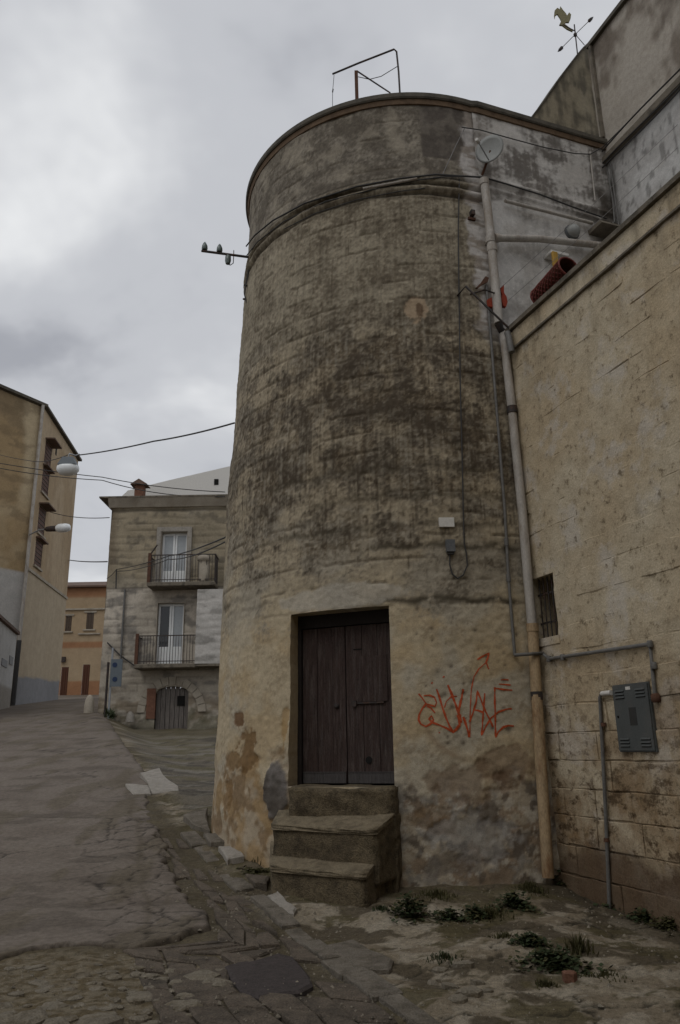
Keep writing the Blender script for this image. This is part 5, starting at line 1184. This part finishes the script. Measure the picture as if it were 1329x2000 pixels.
# cabinet
cab = thing('meter_cabinet', 'grey steel meter cabinet with louvres on the yard wall', 'cabinet', ww(1245, 1466))
s0, z1 = on_wall(1205, 1340); s1, _ = on_wall(1273, 1334); z0 = on_wall(1245, 1467)[1]; s0 -= .03; s1 -= .02
m = MB(); wbar(m, s0 - .008, s1 + .008, z0 - .008, z1 + .008, -.05, .028); m.build('frame', 'cabinet', cab)
m = MB(); wbar(m, s0 + .006, s1 - .006, z0 + .006, z1 - .006, .0285, .045); dpan = m.build('door_panel', 'cabinet', cab)
sw = s1 - s0; zh = z1 - z0
m = MB(); wbar(m, s0 + sw * .42, s0 + sw * .62, z0 + zh * .38, z0 + zh * .65, .044, .047); m.build('sight_window', 'glass_dark', dpan)
for zz in (.80, .85, .90, .07, .12, .17):
    for (a, b) in ((.08, .34), (.66, .92)):
        m = MB(); zc = z0 + zh * zz; m.hexa([wl3(s0 + sw * a, zc, .0455), wl3(s0 + sw * b, zc, .0455), wl3(s0 + sw * b, zc, .058), wl3(s0 + sw * a, zc, .058), wl3(s0 + sw * a, zc + .018, .0455), wl3(s0 + sw * b, zc + .018, .0455), wl3(s0 + sw * b, zc + .016, .047), wl3(s0 + sw * a, zc + .016, .047)]); m.build('louvre', 'cabinet', dpan)
        m = MB(); wbar(m, s0 + sw * a, s0 + sw * b, zc - .009, zc - .001, .0455, .0465); m.build('louvre_slot', 'dark', dpan)
m = MB(); wbar(m, s0 + sw * .40, s0 + sw * .53, z1 - .055, z1 - .022, .0455, .048); m.build('label_plate', 'label_white', dpan)
m = MB(); m.lathe(wl3(s0 + sw * .1, z0 + zh * .52, .045), [(.012, 0), (.012, .008)], 8, Vector((*WN, 0))); m.build('lock', 'dark', dpan)
# plaque, small junction box and looped cable
def tslab(px0, py0, px1, py1, o0, o1, name, mat, parent=None):
    t0, za = on_tower(px0, py0); t1, zb = on_tower(px1, py1); m = MB()
    m.hexa([tsurf(t0, zb, o0), tsurf(t1, zb, o0), tsurf(t1, zb, o1), tsurf(t0, zb, o1), tsurf(t0, za, o0), tsurf(t1, za, o0), tsurf(t1, za, o1), tsurf(t0, za, o1)]); return m.build(name, mat, parent)
tag(tslab(857, 1012, 887, 1030, -.01, .035, 'wall_plaque', 'label_white'), 'small white plaque high on the round tower', 'plaque')
jb_ = thing('junction_box', 'small grey junction box under the white plaque', 'junction box', tw(879, 1083))
tslab(870, 1056, 888, 1079, -.01, .07, 'body', 'greybox', jb_); tslab(874, 1079.3, 886, 1084, .0, .05, 'gland', 'cable', jb_)
lp_ = [tw(px, py, .03) for px, py in ((896, 352), (894, 450), (896, 600), (898, 750), (902, 900), (904, 1000), (906, 1062), (910, 1082), (912, 1105), (904, 1124), (893, 1131), (883, 1122), (878, 1104), (878, 1084))]
m = MB(); m.tube(dens(lp_, 4), .010, 6); tag(m.build('drop_cable', 'cable'), 'dark cable dropping down the tower and looping into the junction box', 'cable')
# cables along the moulding
for i, (off, pts, rad, lb) in enumerate(((.07, ((489, 482), (505, 462), (540, 434), (600, 402), (700, 370), (780, 355), (850, 347), (940, 352)), .014, 'thick dark cable following the moulding round the tower'),
                                 (.06, ((489, 500), (510, 474), (560, 436), (640, 398), (720, 378), (815, 357), (870, 350), (900, 350)), .010, 'thin upper cable clipped just under the tower moulding'),
                                 (.05, ((560, 450), (620, 420), (700, 394), (780, 378), (830, 372)), .008, 'lowest thin cable under the tower moulding'))):
    m = MB(); m.tube(dens([tw(px, py, off) for px, py in pts], 6), rad, 6); tag(m.build('wall_cable', 'cable'), lb, 'cable')
m = MB(); m.tube(dens([tw(940, 352, .07)] + [fc3(*on_fac(px, py), .07) for px, py in ((985, 365), (1050, 385), (1110, 408), (1180, 432))], 6), .013, 6); tag(m.build('wall_cable', 'cable'), 'dark cable crossing the pale facade behind the satellite dish', 'cable')
m = MB(); m.tube(dens([tw(900, 252, .04)] + [fc3(*on_fac(px, py), .05) for px, py in ((935, 258), (1000, 276), (1060, 292), (1120, 304), (1150, 305))] + [up3(*on_up(px, py), .12) for px, py in ((1190, 290), (1240, 240), (1329, 152))], 5), .009, 6); tag(m.build('wall_cable', 'cable'), 'cable sagging under the cornice towards the upper house', 'cable')
m = MB(); m.tube(dens([tw(905, 255, .05), tw(888, 290, .05), tw(870, 330, .05), tw(862, 348, .05)], 4), .008, 6); tag(m.build('wall_cable', 'cable_pale'), 'short pale cable slanting down the dark parapet patch', 'cable')
m = MB(); m.tube([tw(712, 376, .09), tw(814, 357, .09)], .026, 4); o_ = m.build('cable_trunk', 'pipe_white'); tag(o_, 'straight pale cable trunking under the parapet', 'trunking')
for k, (za, lb) in enumerate(((11.30, 'upper cable along the upper house ledge'), (11.03, 'middle cable below the upper house ledge'), (10.93, 'lowest cable below the upper house ledge'))):
    m = MB(); m.tube([up3(s, za + .03 * math.sin(s * 2 + k), .12 + .02 * k) for s in np.linspace(.05, 5, 24)], .014, 6); tag(m.build('ledge_cable', 'cable'), lb, 'cable')
for k, (pts, lb) in enumerate(((((1178, 335), (1190, 400), (1193, 440), (1180, 452), (1150, 450)), 'left grey cable dropping in the terrace corner'), (((1185, 330), (1197, 400), (1199, 455), (1185, 470)), 'right grey cable dropping in the terrace corner'))):
    m = MB(); m.tube(dens([fc3(min(on_fac(*p)[0], 2.58), on_fac(*p)[1], .10 + .04 * k) for p in pts], 5), .014, 6); tag(m.build('corner_cable', 'conduit'), lb, 'cable')
m = MB(); m.tube([fc3(*on_fac(1150, 300), .04), fc3(*on_fac(1160, 395), .04)], .014, 6); tag(m.build('short_pipe', 'pipe_white'), 'short upright pale pipe on the facade near the corner', 'pipe')
# satellite dish
dz = tw(936, 316, .30); dish = thing('satellite_dish', 'grey satellite dish at the top of the drainpipe', 'satellite dish', tw(938, 345, .1))
ax_ = Vector((-.50, -.84, -.10)).normalized()
m = MB(); m.lathe(dz, [(.005, -.055), (.10, -.05), (.18, -.028), (.225, 0), (.23, .004), (.18, -.014), (.10, -.036), (.005, -.042)], 24, ax_); m.build('reflector', 'dish', dish)
tip = Vector(dz) + ax_ * .24 + Vector((-.10, 0, .0)); m = MB(); m.tube([Vector(dz) - ax_ * .02 + Vector((-.03, 0, -.2)), tip], .010, 6); m.build('feed_arm', 'steel', dish)
m = MB(); m.lathe(tip, [(.025, -.04), (.03, 0), (.03, .05), (.02, .06)], 10, -ax_); m.build('receiver', 'label_white', dish)
m = MB(); m.tube([Vector(dz) - ax_ * .05, Vector(tw(940, 335, .12)), Vector(tw(940, 350, -.02))], .02, 8); m.build('mount', 'rust', dish)
# rooftop pipe frame
RFY = 11.2; rf = lambda px, py: at_y(px, py, RFY)
fr_ = thing('roof_frame', 'bent pipe frame standing on the tower roof', 'pipe frame', (rf(696, 190)[0], RFY, 11.38))
b0 = rf(696, 140); m = MB(); m.box(((b0[0]), RFY, (11.38 + b0[2]) / 2), .06, .06, b0[2] - 11.38); m.build('post', 'rust', fr_)
q = rf(783, 190); m = MB(); m.tube([rf(650, 150) - np.array([0, .06, 0]), rf(700, 129) - np.array([0, .06, 0]), rf(770, 99) - np.array([0, .03, 0]), rf(775, 101), rf(779, 140), (q[0], RFY, 11.38)], .017, 8); m.build('bent_rail', 'iron', fr_)
m = MB(); m.tube([rf(698, 139), rf(762, 181), (rf(775, 190)[0], RFY, 11.38)], .014, 6); m.build('brace', 'iron', fr_)
m = MB(); m.tube([rf(700, 150), rf(722, 155), rf(745, 149), rf(776, 130)], .007, 5); m.build('slack_wire', 'cable', fr_)
m = MB(); m.tube([rf(653, 152) - np.array([0, .06, 0]), rf(650, 180), (rf(648, 205)[0], RFY, 11.38)], .005, 5); m.tube([rf(651, 174), rf(650, 180)], .012, 6); m.build('hanging_wire', 'cable', fr_)
# weathercock
VY = 11.7; vp = lambda px, py: at_y(px, py, VY)
vane = thing('weathercock', 'weathercock with crossed pointer arms on the wing wall', 'weathercock', vp(1129, 108))
m = MB(); m.tube([vp(1131, 130), vp(1122, 48)], .012, 7); m.lathe(vp(1124, 68) - np.array([0, 0, .05]), [(.01, 0), (.035, .03), (.035, .07), (.01, .1)], 8); m.build('mast', 'iron', vane)
for (a, b) in (((1124, 67), (1155, 37)), ((1124, 67), (1094, 97)), ((1124, 67), (1142, 88))):
    m = MB(); A, B = Vector(vp(*a)), Vector(vp(*b)); m.tube([A, B], .007, 5); d = (B - A).normalized()
    if b[0] != 1142: m.lathe(B - d * .10, [(.006, 0), (.035, .04), (.03, .10), (.004, .17)], 8, d)
    m.build('pointer', 'iron', vane)
cock = [(1093, 48), (1097, 40), (1094, 34), (1089, 27), (1085, 30), (1084, 36), (1083, 29), (1084, 20), (1089, 15), (1094, 18), (1095, 12), (1100, 19), (1106, 26), (1108, 30), (1112, 24), (1116, 28), (1115, 36), (1112, 43), (1106, 43), (1103, 46), (1112, 53), (1120, 58), (1119, 61), (1108, 56), (1099, 49)]
m = MB(); m.prism([vp(*p) for p in cock], (0, .03, 0)); m.build('cockerel', 'bronze', vane)
m = MB(); m.tube([vp(1100, 48), vp(1112, 55), vp(1122, 60)], .012, 6); m.build('perch', 'iron', vane)
# insulator bracket on the left flank
IY = 11.96; ip = lambda px, py: at_y(px, py, IY)
ib = thing('insulator_bracket', 'iron bracket with three insulators sticking out left of the tower', 'bracket', ip(488, 502))
m = MB(); m.tube([ip(394, 490), ip(500, 504)], .022, 6); m.build('bar', 'iron', ib)
for px, py, sg in ((400, 489, 1), (429, 493, 1), (446, 498, -1)):
    c = ip(px, py); m = MB(); m.lathe(c, [(.045, .01 * sg), (.055, .03 * sg), (.05, .09 * sg), (.03, .14 * sg), (.012, .17 * sg)] if sg > 0 else [(.03, -.01), (.05, -.03), (.055, -.12), (.04, -.18)], 10); m.build('insulator', 'ceramic', ib)
m = MB(); m.tube([ip(444, 514), ip(450, 518), ip(456, 514), ip(457, 496), ip(457, 489)], .008, 6); m.build('hook', 'iron', ib)
pegs = thing('iron_pegs', 'iron pegs with a cable strand on the left flank of the tower', 'pegs', tw(486, 560))
m = MB(); q0, q1 = at_y(478, 557, 12.0), at_y(490, 560, 12.2); m.tube([q0, q1], .018, 6); q2, q3 = at_y(476, 584, 12.0), at_y(488, 585, 12.2); m.tube([q2, q3], .018, 6); m.build('peg', 'iron', pegs)
m = MB(); m.tube([at_y(489, 505, 12.0), at_y(484, 540, 12.0), at_y(480, 558, 12.0), at_y(478, 575, 12.0), at_y(482, 592, 12.0)], .014, 6); m.build('strand', 'cable', pegs)

# ================================================================== TERRACE THINGS
br = thing('line_bracket', 'rusty clothesline bracket reaching out from the tower over the wall', 'bracket', tw(900, 580))
e1 = ww(1004, 655, -.05); m = MB(); m.tube([tw(893, 578, -.02), tw(897, 580, .28), e1], .016, 6); m.build('arm', 'iron', br)
m = MB(); m.tube([tw(918, 575, .0), tw(935, 580, .2), tw(958, 584, .15)], .012, 6); m.build('stay', 'iron', br)
for k, (a, b, lb) in enumerate((((965, 575), (1329, 245), 'upper clothesline over the terrace'), ((978, 600), (1329, 290), 'middle clothesline over the terrace'), ((1000, 640), (1180, 500), 'lower clothesline over the terrace'))):
    m = MB(); A, B = tw(*a, .2), up3(*on_up(*b), .05) if b[0] > 1200 else fc3(min(on_fac(*b)[0], 2.5), on_fac(*b)[1], .05); m.tube([A, (A + B) / 2 - np.array([0, 0, .03]), B], .004, 5); tag(m.build('clothesline', 'cable_pale'), lb, 'clothesline')
# lattice roll on the coping
sA, sB = on_wall(1040, 568), on_wall(1112, 508); A = wl3(sA[0], sA[1], -.12); B = wl3(sB[0], sB[1], -.12); A[2] = 7.47; B[2] = A[2] + .1
d = Vector(B - A); ln = .66; d = d.normalized(); lat_r = .15; Yv = d.cross(Vector((0, 0, 1))).normalized(); Zv = Yv.cross(d).normalized(); A = Vector(A)
roll = thing('lattice_roll', 'dark red lattice roll lying on the yard wall coping', 'lattice roll', A - Vector((0, 0, lat_r)))
for sg in (1, -1):
    for k in range(12):
        m = MB(); pts = []
        for t in np.linspace(0, 1, 13):
            a = 2 * math.pi * (k / 12 + sg * t * .75); pts.append(A + d * ln * t + (Yv * math.cos(a) + Zv * math.sin(a)) * (lat_r + .004 * sg))
        m.tube(pts, .0085, 4); m.build('lattice_strip', 'red_lattice', roll)
m = MB(); n = 20; vs = [A + d * ln * t + (Yv * math.cos(2 * math.pi * k / n) + Zv * math.sin(2 * math.pi * k / n)) * (lat_r - .012) for t in (0, 1) for k in range(n)]; m.add(vs, [(k, (k + 1) % n, n + (k + 1) % n, n + k) for k in range(n)], True); m.build('lining', 'brown_door', roll)
for t in (0, 1):
    m = MB(); m.tube([A + d * ln * t + (Yv * math.cos(a) + Zv * math.sin(a)) * lat_r for a in np.linspace(0, 2 * math.pi, 21)], .014, 6, False); m.build('end_hoop', 'red_lattice', roll)
p = fc3(*on_fac(1066, 524), .25); m = MB(); m.bbox(p, .10, .05, .26, math.atan2(FD[1], FD[0]), .012); m.prism([p + np.array([-.05, -.03, -.13]), p + np.array([.05, -.03, -.13]), p + np.array([.02, -.03, -.22])], (0, .03, 0)); tag(m.build('yellow_cloth', 'yellow'), 'yellow cloth hanging on the terrace behind the lattice roll', 'cloth')
p = wl3(on_wall(1078, 572)[0], 7.36, -.25); m = MB(); m.bbox(p, .55, .06, .10, math.atan2(WD[1], WD[0]), .015); tag(m.build('yellow_board', 'yellow'), 'yellow board on the coping under the lattice roll', 'board')
p = fc3(*on_fac(1080, 508), .10); m = MB(); m.bbox(p, .34, .2, .06, math.atan2(FD[1], FD[0]), .01); tag(m.build('wall_shelf', 'label_white'), 'small pale shelf on the facade above the yellow cloth', 'shelf')
c0 = fc3(*on_fac(1116, 455), .0); wlmp = thing('wall_lamp', 'round bulkhead lamp on the pale facade above the side pipe', 'lamp', c0)
m = MB(); m.lathe(c0, [(.13, 0), (.13, .04), (.12, .05)], 18, Vector((*FN, 0))); m.build('base', 'greybox', wlmp)
m = MB(); m.lathe(c0 + np.array([*FN, 0]) * .051, [(.115, 0), (.11, .04), (.08, .08), (.02, .095)], 18, Vector((*FN, 0))); m.build('bowl', 'dish', wlmp)
def ragged(name, pts, mat, label, cat, thick=.02):
    m = MB(); m.prism(pts, (np.array([FN[0], FN[1], 0]) * -thick)); o = m.build(name, mat); return tag(o, label, cat)
ragged('red_ornament', [tw(px, py, .10) for px, py in ((977, 562), (973, 566), (971, 575), (974, 582), (972, 590), (976, 604), (981, 606), (984, 596), (982, 586), (977, 578), (977, 570))], 'red_cloth', 'small red figure hanging right of the drainpipe', 'ornament', .05)
ragged('red_ornament', [tw(px, py, .09) for px, py in ((948, 590), (956, 586), (962, 594), (958, 606), (950, 604))], 'red_cloth', 'red scrap showing left of the drainpipe', 'ornament', .05)
ragged('brown_rag', [tw(px, py, .08) for px, py in ((944, 545), (950, 548), (948, 556), (938, 561), (930, 568), (926, 567), (936, 557))], 'rust', 'brown rag on the tower left of the drainpipe', 'rag', .04)
cmr = thing('wall_hook', 'little dark fixture on the tower left of the drainpipe', 'fixture', tw(921, 424)); tslab(917, 414, 925, 424, -.01, .07, 'body', 'iron', cmr); tslab(914, 425, 928, 432, -.01, .03, 'base_plate', 'rust', cmr)
p0 = fc3(*on_fac(980, 400), .1); p1_ = fc3(*on_fac(1150, 443), .1); m = MB(); m.tube([p0, p1_], .028, 8); tag(m.build('rusty_pipe', 'pipe_white'), 'stained thin pipe under the facade moulding', 'pipe')
m = MB(); m.hexa([fc3(2.05, 9.55, .0), fc3(2.55, 9.55, .0), fc3(2.55, 9.55, .35), fc3(2.05, 9.55, .35), fc3(2.05, 9.63, .0), fc3(2.55, 9.63, .0), fc3(2.55, 9.63, .30), fc3(2.05, 9.63, .30)]); tag(m.build('corner_shelf', 'coping'), 'dark stone shelf in the terrace corner', 'shelf')
gut = thing('rain_spout', 'grey rain spout stub coming through the end of the coping', 'spout', ww(1008, 690, .08)); m = MB(); m.tube([ww(1003, 652, .10), ww(1006, 660, .10), ww(1012, 690, .10)], .045, 10); m.build('pipe', 'conduit', gut)

# ================================================================== LAMP AND WIRES OVER THE STREET
LR = 19.0; lq = lambda px, py: at_r(px, py, LR)
hang = thing('hanging_lamp', 'street lamp hung on a cable between the tower and the ochre house', 'street lamp', lq(134, 925))
tl, tr_, bl, br_ = lq(124, 893), lq(144, 893), lq(117, 908), lq(152, 908)
c = lq(134, 905); m = MB(); cx, cy = c[0], c[1]
def rbx(m, z, hx, hy): return [(cx - hx, cy - hy, z), (cx + hx, cy - hy, z), (cx + hx, cy + hy, z), (cx - hx, cy + hy, z)]
m.hexa(rbx(m, bl[2], .22, .14) + rbx(m, tl[2], .13, .09)); m.build('housing', 'sign', hang)
prof = [(.0, 1), (.5, 1.08), (.85, .98), (1, .62)]
vs = []; n = 20
for t, sc in ((0, 1.0), (.12, 1.12), (.5, 1.12), (.85, .85), (1, .4)):
    for k in range(n):
        a = 2 * math.pi * k / n; ca, sa = math.cos(a), math.sin(a); e_ = 2.6
        vs.append((cx + .235 * sc * abs(ca) ** (2 / e_) * (1 if ca > 0 else -1), cy + .15 * sc * abs(sa) ** (2 / e_) * (1 if sa > 0 else -1), bl[2] - .002 - .24 * t))
m = MB(); m.add(vs, [(i * n + k, i * n + (k + 1) % n, (i + 1) * n + (k + 1) % n, (i + 1) * n + k) for i in range(4) for k in range(n)] + [tuple(range(4 * n, 5 * n))], True); m.build('bowl', 'lamp_glass', hang)
m = MB(); m.tube([lq(134, 894), lq(136, 886), lq(148, 890), lq(156, 887)], .02, 6); m.build('hanger', 'steel', hang)
def wire(pts, rad, label, sag=0.0, mat='cable'):
    pts = [np.array(p, float) for p in pts]; out = []
    for i in range(len(pts) - 1):
        for t in np.linspace(0, 1, 12)[:-1]: out.append(pts[i] * (1 - t) + pts[i + 1] * t - np.array([0, 0, sag * 4 * t * (1 - t)]))
    out.append(pts[-1]); m = MB(); m.tube(out, rad, 5); return tag(m.build('wire', mat), label, 'wire')
wire([lq(153, 889), at_r(300, 862, 15.2), tw(457, 826, .0)], .016, 'cable from the hanging street lamp to the tower', .03)
wire([lq(137, 887), at_r(60, 900, 30), np.array([*(LA + LD * 4 + LN * .05), 17.0])], .012, 'thin stay wire from the hanging lamp to the ochre house', .1)
wire([np.array([*(LA + LD * 6 + LN * .1), at_r(-40, 898, 42)[2]]), at_r(200, 932, 36), at_y(440, 961, HY - .4)], .021, 'upper street wire passing over the balcony house cornice', .12)
wire([np.array([*(LA + LD * 6 + LN * .1), at_r(-40, 902, 42)[2]]), at_r(200, 938, 36), at_y(440, 970, HY - .4)], .021, 'lower street wire passing over the balcony house cornice', .25)
wire([np.array([*(LA + RD * 3.0 + RN * .05), on_r(95, 998)[1]]), at_y(214, 1011, HY)], .02, 'short wire high between ochre house and balcony house', .15)
wire([np.array([*(LA + RD * 8.5 + RN * .05), on_r(138, 1097)[1]]), at_y(210, 1097, HY)], .028, 'low wire between ochre house and balcony house', .05)
wire([at_y(209, 1130, HY - .1), at_y(228, 1112, HY - .15), at_r(330, 1086, 26), tw(436, 1049, .0)], .015, 'upper wire slanting from balcony house to tower', .05)
wire([at_y(228, 1116, HY - .15), at_r(330, 1092, 26), tw(436, 1058, .0)], .014, 'lower wire slanting from balcony house to tower', .1)
wire([at_y(228, 1112, HY - .12), at_y(227, 1150, HY - .12)], .03, 'short upright wire on the balcony house wall')
wire([at_y(210, 1255, HY - .1), at_y(235, 1280, HY - .1), at_y(270, 1305, HY - .1)], .03, 'wire slanting across the lower balcony house wall')
# sign on posts by the balcony house
sg = thing('street_sign', 'grey-blue plate sign on a post in front of the balcony house', 'sign', gpt(220, 1402))
SY = HY - 1.0; s_ = lambda px, py: at_y(px, py, SY)
p = s_(221, 1265); m = MB(); m.tube([(p[0], SY, float(gz1(p[0], SY)) - .1), p], .045, 8); m.build('post', 'steel', sg)
a, b = s_(219, 1288), s_(238, 1341); m = MB(); m.box(((a[0] + b[0]) / 2, SY - .07, (a[2] + b[2]) / 2), b[0] - a[0], .04, a[2] - b[2]); m.build('plate', 'sign', sg)
for py in (1299, 1327):
    c = s_(226, py); m = MB(); m.lathe((c[0], SY - .091, c[2]), [(.10, 0), (.10, .012)], 12, Vector((0, -1, 0))); m.build('blue_mark', 'blue', sg)
p = s_(208, 1292); m = MB(); m.tube([(p[0], SY + .3, float(gz1(p[0], SY + .3)) - .1), (p[0], SY + .3, p[2])], .05, 8); tag(m.build('bare_post', 'iron'), 'bare dark post left of the grey-blue sign', 'post')
rb_ = gpt(188, 1390); m = MB(); m.lathe((rb_[0] + .1, HY - .25, float(gz1(rb_[0], HY)) - .1), [(.22, 0), (.21, .3), (.18, .6), (.10, .78), (.03, .82)], 10); tag(m.build('guard_stone', 'voussoir'), 'rounded white guard stone at the corner of the balcony house', 'guard stone')
m = MB(); rr_ = gpt(283, 1412); m.lathe((rr_[0] + .6, HY - .35, rr_[2] - .1), [(.20, 0), (.17, .15), (.15, .3), (.05, .42)], 8); tag(m.build('white_stone', 'slab_white'), 'white stone left of the arched door', 'stone')
